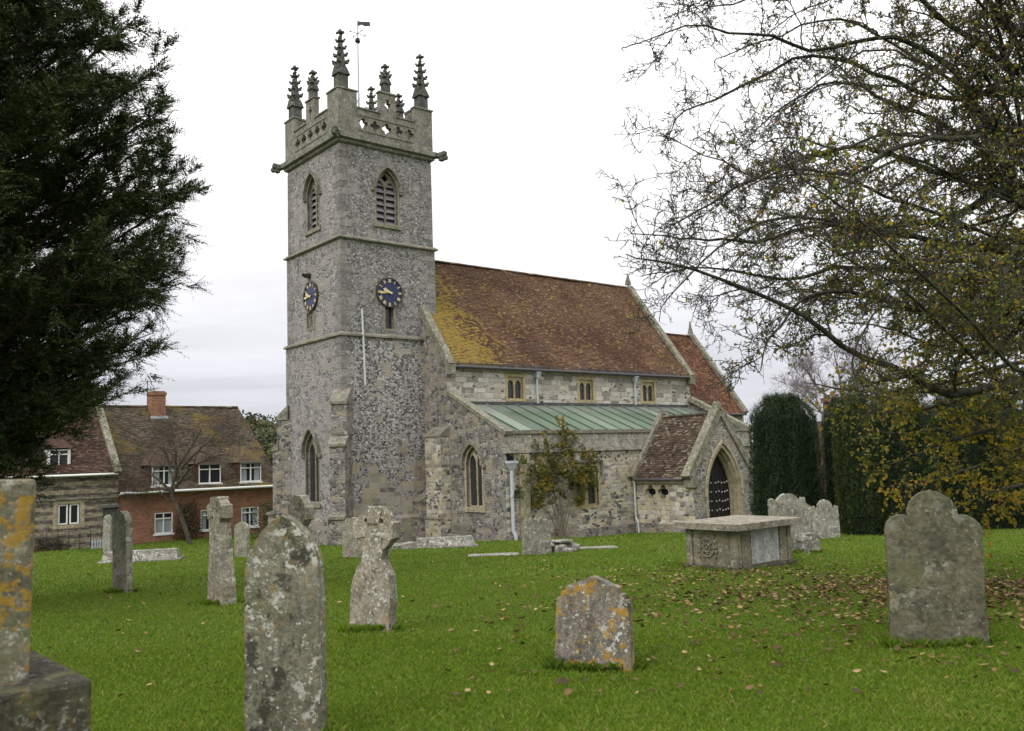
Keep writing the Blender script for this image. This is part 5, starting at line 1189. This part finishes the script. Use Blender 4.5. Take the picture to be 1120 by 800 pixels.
# ---- great dark yew on the left
def fronds(P, D, rs, nl, size, asp, droop=.15, ln=(.22, .42)):
    """flat sprays: pairs of needle clumps set along a short twig"""
    N = len(P); d = norm(D); side = norm(np.cross(d, np.array([0, 0, 1.])+rs.normal(size=(N, 3))*.35)); L_ = (ln[0]+(ln[1]-ln[0])*rs.rand(N))[:, None]; VV = []
    for k in range(nl):
        t = (k+.5)/nl; sg = 1 if k % 2 else -1; c = P+d*L_*t+np.array([0, 0, -droop])*L_*t*t
        w = (1-t*.6)*size*(.8+.4*rs.rand(N))[:, None]; q = norm(side*sg*.85+d*.65+rs.normal(size=(N, 3))*.18); b = norm(np.cross(q, side*0+np.array([0, 0, 1.])+rs.normal(size=(N, 3))*.5))
        VV.append(np.stack([c, c+q*w*.5+b*w*asp, c+q*w, c+q*w*.5-b*w*asp], 1))
    V = np.stack(VV, 1).reshape(-1, 3); return V, np.arange(len(V)).reshape(-1, 4)
rs = RS(21); yb = (-11.0, 14.5, float(gz2(-11, 14.5)))
yew = empty('yew_tree', yb, 0, 'huge dark green yew filling the left side with drooping feathery sprays', 'tree', 'trees round the churchyard')
tp = resample([(-11, 14.5, yb[2]-.3), (-11.05, 14.5, 1.5), (-10.9, 14.45, 4), (-11, 14.5, 8), (-11, 14.5, 12)], 14)[None]; v, f = batch_tube(tp, np.linspace(.55, .08, 14)[None], 12); np_mesh('trunk', to_local(v, yb), f, bark_mat('yew_bark', L(.05,.03,.022), L(.11,.07,.05)), yew, smooth=True)
ZT = [1.2, 1.8, 2.6, 3.4, 4.2, 5.5, 7.3, 8.3, 9, 10.5, 12.5]; RT = [2.5, 3.1, 3.75, 4.45, 5.05, 5.35, 5.25, 4.9, 4.4, 3.4, .8]
lb = []
for i in range(310):
    z = 1.45+10.8*((i+.5)/310)**.95; az = math.radians(rs.uniform(-150, 85)); r = np.interp(z, ZT, RT)*rs.uniform(.84, 1.0)
    if abs(az+.25) < .5 and rs.rand() < .5: r *= 1.03
    tip = np.array([-11+r*math.cos(az), 14.5+r*math.sin(az), z]); el = rs.uniform(.45, .95)*min(1, (z+.5)/5)
    st = np.array([-11, 14.5, max(z-r*el, .5)]); mid = st*.45+tip*.55+np.array([0, 0, .35+rs.uniform(-.2, .2)]); lb.append(resample([st, mid, tip+np.array([0, 0, -.1])], 14))
for px_, z in ((-5.8, 8.8), (-5.6, 8.0), (-5.5, 7.3), (-5.45, 6.5), (-5.45, 5.8), (-5.5, 5.1), (-5.7, 4.4), (-6.0, 3.6), (-6.6, 2.7), (-7.3, 2.1), (-5.7, 7.6), (-5.6, 6.9), (-5.7, 6.1), (-5.8, 5.4), (-5.9, 4.7)):
    tip = np.array([px_, 14.2+rs.uniform(-.4, .4), z]); st = np.array([-11, 14.5, z-4.2 if z > 4.5 else z-1.4]); lb.append(resample([st, st*.4+tip*.6+np.array([0, 0, .25]), tip], 14))
LP = np.stack(lb); LP[:, 1:] += np.cumsum(rs.normal(size=LP[:, 1:].shape)*.03, 1); LR = np.tile(np.linspace(.06, .008, 14), (len(LP), 1))
S1, R1 = spawn(LP, LR, 20, rs, .28, 1, (.45, 1.15), (25, 60), 6, .0, .3, .14, .45, .3, .8, .004, .5)
v, f = cat_mesh([batch_tube(LP, LR, 5), batch_tube(S1, R1, 3)]); np_mesh('branches', to_local(v, yb), f, bark_mat('yew_branch', L(.03,.022,.016), L(.06,.045,.03)), yew)
pos, dr = along(S1, rs, 14, .1); pos2, dr2 = along(LP, rs, 26, .3); pos = np.concatenate([pos, pos2]); dr = norm(np.concatenate([dr, dr2])+rs.normal(size=(len(pos), 3))*np.array([.5, .5, .35])+np.array([0, 0, .15]))
v, f = fronds(pos, dr, rs, 22, .088, .14, .16, (.22, .44)); cl = np.repeat(rs.rand(len(pos)), 22)
ym = leaf_mat('yew_needles', [(0, L(.02,.035,.013)), (.5, L(.038,.06,.017)), (.85, L(.066,.092,.024)), (1, L(.1,.09,.03))], .08, .6)
np_mesh('foliage', to_local(v, yb), f, ym, yew, rnd=np.clip(cl*.8+.2*rs.rand(len(f)), 0, 1))

# ---- clipped yews
cm_ = leaf_mat('clipped_yew', [(0, L(.01,.022,.008)), (.5, L(.02,.04,.013)), (.85, L(.035,.06,.018)), (1, L(.055,.08,.022))], .05, .6)
cmb = leaf_mat('clipped_yew_lit', [(0, L(.02,.036,.009)), (.5, L(.034,.055,.011)), (.85, L(.05,.075,.013)), (1, L(.07,.09,.016))], .05, .6)  # lit copy of the yew green: light on its side put into colour
core = simple('yew_hull_dark', L(.008,.013,.007), .9, .1)
def clipped(x, y, wx, wy, top, seed, label, flare=.1, mat=cm_, dens=1.0):
    rs = RS(seed); b = (x, y, float(gz2(x, y))); H = top-b[2]; o = empty('clipped_yew', b, 0, label, 'yew', 'clipped yews beside the church')
    ph = rs.rand(8)*6.28
    def rad(a, t):
        c, s_ = np.cos(a), np.sin(a); e = 2.5; r = (np.abs(c/wx)**e+np.abs(s_/wy)**e)**(-1/e)
        rip = 1+.03*np.sin(9*a+ph[0])+.025*np.sin(17*a+ph[1])+.02*np.sin(29*a+ph[2]+t*2)+.03*np.sin(4*a+ph[3]+t*3)
        prof = np.where(t < .86, (1-flare*t)*(.88+.12*np.clip(t*6, 0, 1)), (1-flare*.86)*np.sqrt(np.clip(1-((t-.86)/.14)**2*.62, .2, 1)))
        return r*rip*prof
    hz = lambda a: H*(1+.02*np.sin(5*a+ph[4])+.02*np.sin(11*a+ph[5]))
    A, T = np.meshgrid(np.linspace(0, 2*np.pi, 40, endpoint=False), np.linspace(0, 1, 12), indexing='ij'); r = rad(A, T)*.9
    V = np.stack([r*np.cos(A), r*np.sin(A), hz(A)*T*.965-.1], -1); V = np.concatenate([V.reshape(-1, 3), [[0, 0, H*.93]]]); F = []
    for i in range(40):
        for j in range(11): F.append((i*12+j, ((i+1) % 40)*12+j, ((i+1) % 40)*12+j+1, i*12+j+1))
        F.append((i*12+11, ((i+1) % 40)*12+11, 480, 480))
    mb = MB(); mb.mesh(V, [f if f[2] != f[3] else f[:3] for f in F]); mb.build('dark_hull', core, o)  # solid near-black hull added to stop see-through, inner darkness in its colour
    n = int(9000*dens*(wx+wy)/2.6*H/5.2); a = rs.rand(n)*2*np.pi; t = rs.rand(n)**.9; cap = rs.rand(n) < .2; q = np.where(cap, np.sqrt(rs.rand(n)), 1); t = np.where(cap, 1, t)
    r = rad(a, t)*q*(.93+.07*rs.rand(n)); z = np.where(cap, hz(a)*(.95+.05*rs.rand(n)), hz(a)*t*.97)
    P = np.stack([r*np.cos(a), r*np.sin(a), z], -1); out = np.stack([np.cos(a), np.sin(a), np.zeros(n)], -1); D = norm(out*.35*(~cap)[:, None]+np.array([0, 0, 1.0])+rs.normal(size=(n, 3))*.25)
    v, f = fronds(P, D, rs, 7, .1, .17, 0, (.14, .42)); np_mesh('foliage', v, f, mat, o, rnd=np.clip(np.repeat(.5+.5*np.sin(9*a+ph[0]), 7)*.35+rs.rand(len(f))*.65, 0, 1))
clipped(10.95, 36.2, 1.42, 1.35, 3.38, 1, 'dark clipped column of yew right beside the church porch', .17)
clipped(14.12, 38.0, .95, .95, 3.25, 2, 'slim clipped yew set back between two broader ones', .1)
clipped(12.85, 33.6, .72, 1.0, 3.1, 3, 'clipped yew coloured as if lit, in the middle of the row', .08, cmb)
clipped(14.5, 33.6, 1.2, 1.2, 3.2, 4, 'broad dark clipped yew behind the pale round-headed stone', .08)
clipped(18.3, 35.5, 2.4, 1.5, 3.1, 5, 'very broad dark clipped yew at the right end of the row', .06)
clipped(23.2, 36.5, 2.3, 1.5, 3.2, 6, 'last clipped yew beyond the right edge', .06)

# ---- climber on the aisle wall (church frame converted to world)
rs = RS(31); cw = ch2w(8.05, AY-.3); c0 = (cw[0], cw[1], -2.4)
clim = empty('wall_shrub', c0, PHI, 'climbing shrub trained on the aisle wall, yellowing green and orange leaves over bare stems', 'shrub')
def cl(x, y, z): return (x-8.05, y-(AY-.3), z+2.4)
st = [[cl(7.5, AY-.3, -2.5), cl(7.55, AY-.25, -1), cl(7.45, AY-.22, .4), cl(7.6, AY-.25, 1.6), cl(7.9, AY-.2, 2.7)], [cl(7.45, AY-.3, -2.5), cl(7.1, AY-.25, -.9), cl(6.4, AY-.22, .2), cl(5.6, AY-.25, 1.2)], [cl(7.55, AY-.3, -2.4), cl(7.95, AY-.25, -1), cl(8.7, AY-.2, .3), cl(9.5, AY-.22, 1.4)],
      [cl(7.5, AY-.3, -2.4), cl(7.3, AY-.22, -.6), cl(6.9, AY-.3, .7), cl(6.5, AY-.3, 2.0)], [cl(7.55, AY-.3, -2.4), cl(7.7, AY-.22, -.2), cl(8.1, AY-.3, 1.1), cl(8.5, AY-.3, 2.3)], [cl(7.45, AY-.3, -2.4), cl(6.9, AY-.2, -1.2), cl(6.1, AY-.2, -.5), cl(5.4, AY-.2, .3)], [cl(7.6, AY-.3, -2.4), cl(8.2, AY-.2, -1.0), cl(8.9, AY-.2, -.1), cl(9.7, AY-.2, .5)]]
LP = np.stack([resample(s_, 14) for s_ in st]); LR = np.tile(np.linspace(.032, .009, 14), (7, 1)); S1, R1 = spawn(LP, LR, 20, rs, .42, 1, (.6, 1.4), (30, 85), 6, 0, .1, .2, .4, .3, 1, .007, .3); S1[..., 1] = np.clip(S1[..., 1], -.45, .22)
S2, R2 = spawn(S1, R1, 6, rs, .2, 1, (.2, .45), (30, 80), 4, 0, 0, .2, .5, .4, 1, .005, .3); S2[..., 1] = np.clip(S2[..., 1], -.55, .24)
v, f = cat_mesh([batch_tube(LP, LR, 6), batch_tube(S1, R1, 4), batch_tube(S2, R2, 3)]); np_mesh('stems', v, f, bark_mat('climber_stem', L(.12,.1,.07), L(.22,.19,.14)), clim)
pos, dr = along(S2, rs, 24, .2); nz = np.array([mnoise.noise(Vector(p*1.6)) for p in pos]); k = rs.rand(len(pos)) < np.clip(.8+nz*1.1, .1, 1); pos = pos[k]; nz = nz[k]
v, f, r = leaves(pos, rs, (.05, .11), .3, .7); r = np.clip(.4+nz*.9+rs.normal(size=len(r))*.2, 0, 1)
np_mesh('foliage', v, f, leaf_mat('climber_leaf', [(0, L(.06,.075,.02)), (.45, L(.13,.14,.025)), (.75, L(.26,.22,.025)), (.94, L(.36,.22,.02)), (1, L(.32,.13,.02))], .25), clim, rnd=r)

# ---- small bare tree in front of the brick house
def bare_tree(name, base, limbs, seed, label, cols, r0=.14, tw=(8, 7, 6), ln=((.8, 1.7), (.4, .9), (.15, .45)), rmin=.006, up=.25, group='trees round the churchyard', gnarl=.2):
    rs = RS(seed); o = empty(name, base, 0, label, 'tree', group); LP = np.stack([resample(l, 14) for l in limbs])-np.array(base); LP[:, 1:] += np.cumsum(rs.normal(size=LP[:, 1:].shape)*.03, 1); LR = np.tile(np.linspace(r0, r0*.12, 14), (len(LP), 1)); LR[1:] *= .6
    m = bark_mat(name+'_bark', *cols); v, f = batch_tube(LP[:1], LR[:1], 8); np_mesh('trunk', v, f, m, o, smooth=True)
    S1, R1 = spawn(LP, LR, tw[0], rs, .3, 1, ln[0], (25, 70), 7, 0, up, gnarl, .45, .3, 1, rmin*1.5, .4); S2, R2 = spawn(S1, R1, tw[1], rs, .15, 1, ln[1], (25, 75), 5, 0, up, gnarl+.05, .5, .4, 1, rmin, .3); S3, R3 = spawn(S2, R2, tw[2], rs, .15, 1, ln[2], (25, 75), 4, 0, up, gnarl+.1, .6, .5, 1, rmin*.8, .3)
    v, f = cat_mesh([batch_tube(LP[1:], LR[1:], 6), batch_tube(S1, R1, 4), batch_tube(S2, R2, 3), batch_tube(S3, R3, 3)]); np_mesh('crown', v, f, m, o); return o
Y = 47.; b0 = (-17.1, Y, -2.5)
bare_tree('bare_tree', b0, [[b0, (-17.6, Y, -.9), (-18.0, Y, .2), (-17.9, Y, 1.3), (-17.3, Y+.3, 2.6), (-16.6, Y+.2, 3.8)], [(-18.0, Y, .2), (-18.8, Y-.4, 1.0), (-20.0, Y-.5, 1.6), (-21.2, Y, 1.5)], [(-17.95, Y, .6), (-18.6, Y+.6, 2.0), (-19.3, Y+.8, 3.3)], [(-17.9, Y, .5), (-17.0, Y-.5, 1.4), (-15.6, Y-.3, 2.0), (-14.6, Y, 1.9)], [(-18, Y, .3), (-18.7, Y+.5, .4), (-20, Y+.6, .2), (-21.4, Y+.3, .5)], [(-17.9, Y, 1), (-17.9, Y-.3, 2.6), (-18.3, Y, 4.4)], [(-17.6, Y, 1.4), (-16.4, Y-.5, 2.6), (-15.4, Y-.3, 3.6)]],
          41, 'small bare leaning tree with a mesh of fine twigs in front of the brick house', (L(.04,.033,.026), L(.1,.085,.065)), .14, (12, 7, 6), rmin=.0055)
b0 = (27.0, 72., -2.6)
bare_tree('bare_tree', b0, [[b0, (27, 72, 2), (26.6, 72, 6), (26.2, 72, 9.5)], [(27, 72, 2), (24.5, 71.5, 4.5), (22.6, 71, 6.2)], [(27, 72, 2.6), (29, 72, 5.5), (31, 72, 7.5)], [(26.8, 72, 4), (24.8, 72.5, 6.5), (23.6, 72, 8.2)], [(26.8, 72, 4.5), (28, 72, 7), (28.6, 71, 9.3)]],
          42, 'pale bare tree rising far behind the clipped yews', (L(.17,.14,.15), L(.28,.24,.25)), .3, (15, 9, 7), ((1.4, 3.2), (.8, 1.6), (.4, .9)), .014)

# ---- bushes by the houses
def bush(x, y, r, h, seed, label, stops, n=2600, size=(.06, .13), name='bush'):
    rs = RS(seed); b = (x, y, float(gz2(x, y))); o = empty(name, b, 0, label, 'bush', 'bushes by the houses'); a = rs.rand(n)*6.28; u = rs.rand(n)**.4; w = rs.rand(n)
    lump = 1+.25*np.sin(3*a+seed)+.15*np.sin(7*a+w*5); P = np.stack([r*u*lump*np.cos(a)*np.sqrt(1-w**2*.7), r*u*lump*np.sin(a)*np.sqrt(1-w**2*.7), h*w*(.7+.3*u)], -1)
    v, f, r_ = leaves(P, rs, size, .3, .6); np_mesh('foliage', v, f, leaf_mat(name+'_leaf%d' % seed, stops, .15), o, rnd=r_)
    st = np.stack([np.linspace([0, 0, -.1], [r*.6*math.cos(q), r*.6*math.sin(q), h*.8], 5) for q in np.linspace(0, 6, 9)]); v, f = batch_tube(st, np.tile(np.linspace(.03, .008, 5), (9, 1)), 4); np_mesh('stems', v, f, tk, o)
GRN = [(0, L(.02,.03,.01)), (.5, L(.04,.055,.015)), (1, L(.08,.09,.02))]
bush(-24.2, 46.2, 1.1, .7, 3, 'low dark bush at the lawn edge before the banded cottage', [(0, L(.03,.025,.015)), (.5, L(.06,.045,.025)), (1, L(.09,.08,.03))])
bush(-13.4, 49.6, 1.1, 2.1, 4, 'green bush at the right corner of the brick house', GRN, 3500)
hb_ = ch2w(-2.35, HY-.3); bush(hb_[0], hb_[1], .8, 2.2, 5, 'dark shrub against the brick wall between two ground floor windows', [(0, L(.03,.022,.012)), (.6, L(.05,.045,.018)), (1, L(.1,.05,.02))], 2600)
# ================================================================== lawn
t = NT('lawn', .95, .1); p = t.geo(); a = t.noise(p, .5, 5, .6); b = t.noise(p, 7, 5, .7)
c = t.mix(a, L(.045,.085,.006), L(.08,.125,.01)); c = t.mix(t.step(b, .5, .75), c, L(.05,.045,.018)); t.col(c); t.bump(b, .6, .03); lawn_m = t.m
xs = np.concatenate([[-1500, -600, -250, -120, -70, -45], np.arange(-32, 32.1, .5), [45, 70, 120, 250, 600, 1500]]); ys = np.concatenate([[-600, -150, -60, -25, -10, -4], np.arange(-1, 50.1, .5), [55, 65, 90, 150, 300, 700, 1800]])
XX, YY = np.meshgrid(xs, ys, indexing='ij'); V = np.stack([XX, YY, gz2(XX, YY)], -1).reshape(-1, 3); ny_ = len(ys); I, J = np.meshgrid(np.arange(len(xs)-1), np.arange(ny_-1), indexing='ij')
F = np.stack([I*ny_+J, (I+1)*ny_+J, (I+1)*ny_+J+1, I*ny_+J+1], -1).reshape(-1, 4); g = np_mesh('ground', V, F, lawn_m, smooth=True); tag(g, 'sloping churchyard lawn', None, None, 'structure')

def in_rects(x, y):
    m = np.zeros(len(x), bool)
    for cx, cy, yaw, l, w in ((-13.2, 31.6, .2, 2.7, 1.0), (-2.75, 33.9, .2, 2.4, 1.05), (-4.6, 33.0, .35, 1.7, .8), (-.75, 26.6, .1, 1.5, .7), (2.55, 29.3, .1, 1.3, .6), (cc[0], cc[1], ta, 2.2, 1.6), (nx, ny, .27, .95, .95)):
        dx, dy = x-cx, y-cy; u = dx*math.cos(yaw)+dy*math.sin(yaw); v = -dx*math.sin(yaw)+dy*math.cos(yaw); m |= (abs(u) < l/2) & (abs(v) < w/2)
    dx, dy = x-CO[0], y-CO[1]; u = dx*EV[0]+dy*EV[1]; v = dx*NV[0]+dy*NV[1]
    m |= (u > -.2) & (u < 29) & (v > -1.3) & (v < 7); m |= (u > 4.6) & (u < 22.7) & (v > -6.2) & (v < 0); m |= (u > 12.8) & (u < 17.2) & (v > -10) & (v < -6)
    return m
def grass(n, y0, y1, h, w, seed, pts=None):
    rs = RS(seed)
    if pts is None:
        y = np.sqrt(y0*y0+(y1*y1-y0*y0)*rs.rand(n)); x = (rs.rand(n)*2-1)*(.64*y+.6)
    else: x, y = pts
    if seed >= 10: x = np.sign(x)*(.64*y+.4+6*rs.rand(n))
    k = ~in_rects(x, y); x, y = x[k], y[k]; n = len(x)
    cl = np.array([mnoise.noise(Vector((a*1.3, b*1.3, seed))) for a, b in zip(x[::8], y[::8])]); cl = np.repeat(cl, 8)[:n]
    cl2 = np.repeat(np.array([.5+.8*mnoise.noise(Vector((a*.45, b*.45, 3)))+.4*mnoise.noise(Vector((a*2.6, b*2.6, 7))) for a, b in zip(x[::8], y[::8])]), 8)[:n]
    H = h*(.55+.7*rs.rand(n))*(1+.5*cl)[:n]; an = rs.rand(n)*6.28; wv = np.stack([np.cos(an), np.sin(an), 0*an], -1)*(w*(.6+.6*rs.rand(n)))[:, None]
    le = rs.rand(n)*6.28; lv = np.stack([np.cos(le), np.sin(le), 0*le], -1)*(H*(.2+.7*rs.rand(n)))[:, None]; b = np.stack([x, y, gz2(x, y)-.005], -1)
    V = np.stack([b-wv*.5, b+wv*.5, b+lv*.35+np.stack([0*H, 0*H, H*.65], -1)+wv*.3, b+lv+np.stack([0*H, 0*H, H*.95], -1)], 1).reshape(-1, 3); i = np.arange(n)*4
    F = np.concatenate([np.stack([i, i+1, i+2], -1), np.stack([i, i+2, i+3], -1)]); r = np.clip(.5+.4*cl+.72*(cl2-.5)+rs.normal(size=n)*.17, 0, 1); return V, F, np.concatenate([r, r])
P_ = []
P_.append(grass(330000, 3.0, 9.5, .034, .0036, 1)); P_.append(grass(280000, 9.5, 18, .038, .0065, 2)); P_.append(grass(190000, 18, 32, .06, .017, 3)); P_.append(grass(130000, 32, 51, .075, .032, 4))
P_.append(grass(90000, 1.0, 12, .045, .014, 10)); P_.append(grass(60000, 12, 40, .06, .025, 11))
rs = RS(9); bx_, by_ = [], []
for (x, y, r) in ((-1.345, 5.2, .26), (.589, 7.45, .36), (3.71, 8.12, .45), (-7.55, 17.2, .28), (-1.63, 10, .3), (-4.6, 14, .3), (-4.25, 17.4, .35), (-5.15, 28.2, .4), (.52, 25.5, .45), (6.75, 22.3, .55), (10.3, 30.1, .5), (cc[0], cc[1], 1.35), (7.05, 21.9, .3)):
    a = rs.rand(1000)*6.28; q = r*(.8+.35*rs.rand(1000)); bx_.append(x+q*np.cos(a)); by_.append(y+q*np.sin(a)*np.where(r > 1, .9, .45))
P_.append(grass(0, 0, 0, .09, .005, 5, (np.concatenate(bx_), np.concatenate(by_))))
V, F, Rr, o_ = [], [], [], 0
for v, f, r in P_: V.append(v); F.append(f+o_); Rr.append(r); o_ += len(v)
gm = leaf_mat('grass_blade', [(0, L(.042,.075,.006)), (.35, L(.09,.157,.009)), (.65, L(.142,.225,.015)), (.86, L(.2,.268,.03)), (1, L(.28,.255,.08))], .3, .5)
o = np_mesh('grass', np.concatenate(V), np.concatenate(F), gm, rnd=np.concatenate(Rr)); tag(o, 'short green churchyard grass', 'grass', None, 'stuff')

# ---- fallen leaves
lfm = leaf_mat('fallen_leaf', [(0, L(.04,.024,.011)), (.35, L(.095,.056,.023)), (.6, L(.165,.1,.04)), (.8, L(.25,.16,.068)), (.94, L(.34,.25,.12)), (1, L(.3,.21,.03))], .1, .7)
def leaf_shape(n, rs, s):
    """curled oval leaves of eight faces... one (n*9,3) array"""
    an = rs.rand(n)*6.28; d = np.stack([np.cos(an), np.sin(an), rs.normal(size=n)*.25], -1); d = norm(d); s_ = norm(np.cross(np.array([0, 0, 1.])+rs.normal(size=(n, 3))*.3, d)); u = np.cross(d, s_); l = s*(.6+.8*rs.rand(n))[:, None]; cu = (rs.rand(n)*.5)[:, None]
    R_ = []
    for tt, w in ((-.5, .03), (-.2, .3), (.15, .32), (.5, .02)):
        for sg in (-1, 0, 1): R_.append(d*l*tt+s_*l*w*sg+u*l*cu*(abs(sg)*.45+tt*tt*1.1-.1))
    V = np.stack(R_, 1); q = np.array([[i*3+j, i*3+j+1, i*3+j+4, i*3+j+3] for i in range(3) for j in range(2)]); return V, q
rs = RS(77)
def scatter(n, f):
    out = []
    while len(out) < n:
        y = math.sqrt(36+(42*42-36)*rs.rand()); x = (rs.rand()*2-1)*(.6*y)
        if rs.rand() < f(x, y): out.append((x, y))
    return np.array(out)
dens = lambda x, y: min(1, .008+.03*(x > -.5)*(y < 20)+.75*math.exp(-((x-6.4)/2.0)**2-((y-12.8)/2.6)**2)+.3*math.exp(-((x-4.0)/2.6)**2-((y-12.5)/4.0)**2))
pts = scatter(6500, dens); pts = pts[~in_rects(pts[:, 0], pts[:, 1])]; near = scatter(110, lambda x, y: (y < 13)*(.1 if x < -1.5 else .2 if x < 1.5 else 1.0)); pts = np.concatenate([near, pts]); order = np.argsort(pts[:, 1]); pts = pts[order]
N1 = 300; protos = []
for k in range(5):
    V, q = leaf_shape(1, RS(100+k), .06); me = bpy.data.meshes.new('fallen_leaf'); me.from_pydata([tuple(a) for a in V[0]], [], [tuple(int(c) for c in a) for a in q]); at = me.attributes.new('rnd', 'FLOAT', 'FACE'); at.data.foreach_set('value', np.full(6, (.1, .3, .5, .68, .9)[k], np.float32)); me.materials.append(lfm); protos.append(me)
first = None
for i in range(N1):
    x, y = pts[i]
    if first is None: first = bpy.data.objects.new('fallen_leaf', protos[0]); o = first
    else: o = first.copy(); o.data = protos[int(rs.randint(5))]
    COL.objects.link(o); s_ = rs.uniform(.55, 1.05); o.scale = (s_, s_, s_); o.location = (x, y, float(gz2(x, y))+.045); o.rotation_euler = (rs.normal()*.3, rs.normal()*.3, rs.rand()*6.28); tag(o, 'single dry autumn leaf lying on the near grass', 'leaf', 'fallen leaves on the near grass')
q2 = pts[N1:]; V, q = leaf_shape(len(q2), rs, .062); V = V+np.stack([q2[:, 0], q2[:, 1], gz2(q2[:, 0], q2[:, 1])+.045], -1)[:, None]; F = (q[None]+(np.arange(len(q2))*12)[:, None, None]).reshape(-1, 4)
o = np_mesh('leaf_litter', V.reshape(-1, 3), F, lfm, rnd=np.repeat(rs.rand(len(q2)), 6)); tag(o, 'drift of brown leaf litter on the grass under the trees at the right', 'leaf litter', None, 'stuff')

# ---- wooded hill beyond the houses
xs = np.linspace(-420, 300, 60); ys = np.linspace(190, 520, 24); XX, YY = np.meshgrid(xs, ys, indexing='ij')
hh = lambda x, y: -3+15*np.exp(-((x+130)/190)**2)*np.clip((y-200)/150, 0, 1)**1.3+1.5*np.sin(x*.03)*np.clip((y-200)/100, 0, 1)
V = np.stack([XX, YY, hh(XX, YY)], -1).reshape(-1, 3); I, J = np.meshgrid(np.arange(59), np.arange(23), indexing='ij'); F = np.stack([I*24+J, (I+1)*24+J, (I+1)*24+J+1, I*24+J+1], -1).reshape(-1, 4)
h = np_mesh('hill', V, F, simple('hill_ground', L(.05,.07,.03)), smooth=True); tag(h, 'low hill behind the houses', None, None, 'structure')
rs = RS(55); nT = 1100; tx = rs.uniform(-300, 60, nT); ty = rs.uniform(215, 380, nT); tz_ = hh(tx, ty); th_ = rs.uniform(7, 12, nT); per = 110
cz = rs.rand(nT, per, 3)*2-1; cz = cz/np.maximum(1, np.linalg.norm(cz, axis=-1, keepdims=True)); P = np.stack([tx[:, None]+cz[..., 0]*th_[:, None]*.42, ty[:, None]+cz[..., 1]*th_[:, None]*.42, tz_[:, None]+th_[:, None]*(.55+.42*cz[..., 2])], -1).reshape(-1, 3)
v, f, r = leaves(P, rs, (.6, 1.5), .3, .8); r = np.clip(np.repeat(rs.rand(nT), per)*.8+r*.2, 0, 1)
o = np_mesh('woodland', v, f, leaf_mat('woodland_leaf', [(0, L(.03,.045,.025)), (.4, L(.05,.065,.03)), (.7, L(.075,.08,.03)), (.9, L(.1,.085,.035)), (1, L(.085,.06,.04))], 0, .9), rnd=r); tag(o, 'dull green woodland covering the distant hill', 'woodland', None, 'stuff')

# ================================================================== light, sky, camera
west, south = -EV, -NV
sd = west*.85+south*.30; sd /= np.linalg.norm(sd); el = math.radians(38)
sun = bpy.data.lights.new('sun', 'SUN'); sun.energy = SUN_E; sun.angle = math.radians(25); sun.color = (1, .95, .88)
so = bpy.data.objects.new('sun', sun); COL.objects.link(so); dv_ = Vector((sd[0]*math.cos(el), sd[1]*math.cos(el), math.sin(el))); so.rotation_euler = dv_.to_track_quat('Z', 'Y').to_euler(); so.location = dv_*80
wd = bpy.data.worlds.new('World'); SC.world = wd; wd.use_nodes = True; nt = wd.node_tree; bgn = nt.nodes['Background']
class WT(NT):
    def __init__(s, tree): s.t = tree
w = WT(nt); sky = w.n('ShaderNodeTexSky', sky_type='NISHITA'); sky.sun_disc = False; sky.sun_elevation = el; sky.sun_rotation = math.atan2(sd[0], sd[1])
dr_ = w.n('ShaderNodeTexCoord').outputs['Generated']; X = w.sep(dr_); zc = w.math('MAXIMUM', X[2], 0)
den = w.math('ADD', zc, .1); pv = w.comb(w.math('DIVIDE', X[0], den), w.math('DIVIDE', X[1], den))
n1 = w.noise(w.vmath('MULTIPLY', pv, (.5, 1.0, 1)), .9, 7, .6, .4); n2 = w.noise(w.vmath('ADD', pv, (4, 8, 1)), .35, 4, .5)
lum = w.math('ADD', SKY0, w.math('MULTIPLY', w.math('POWER', zc, .9), SKY1))
cld = w.math('ADD', .8, w.math('MULTIPLY', w.math('SUBTRACT', w.math('ADD', w.math('MULTIPLY', n1, .8), w.math('MULTIPLY', n2, .4)), .22), .95))
val = w.math('MULTIPLY', lum, cld)
tint = w.mix(w.step(zc, .02, .3), L(.95, .955, 1.04), L(1, .99, .985)); cloud = w.vmath('SCALE', tint, w.math('MULTIPLY', val, 10))
fin = w.mix(.94, sky.outputs[0], cloud); nt.links.new(fin, bgn.inputs['Color']); bgn.inputs['Strength'].default_value = .1

cam = bpy.data.cameras.new('camera'); co = bpy.data.objects.new('camera', cam); COL.objects.link(co)
pit, rol = .1021, -.0334; cp, sp = math.cos(pit), math.sin(pit); fw = Vector((0, cp, sp)); up0 = Vector((0, -sp, cp)); r0 = Vector((1, 0, 0)); cR, sR = math.cos(rol), math.sin(rol)
rv = r0*cR+up0*sR; uv_ = up0*cR-r0*sR; m = Matrix((rv, uv_, -fw)).transposed().to_4x4(); m.translation = (0, 0, EYE_Z); co.matrix_world = m
cam.sensor_width = 36; cam.lens = 36*970.57/1120; cam.clip_start = .1; cam.clip_end = 6000
cam.dof.use_dof = True; cam.dof.focus_distance = 30; cam.dof.aperture_fstop = 4.0
SC.camera = co
SC.view_settings.view_transform = 'Standard'; SC.view_settings.look = 'None'; SC.view_settings.gamma = 1; SC.view_settings.exposure = EXPO; SC.view_settings.use_curve_mapping = False
SC.render.engine = 'CYCLES'; SC.cycles.use_denoising = True; SC.cycles.max_bounces = 6; SC.cycles.diffuse_bounces = 3; SC.cycles.transparent_max_bounces = 4
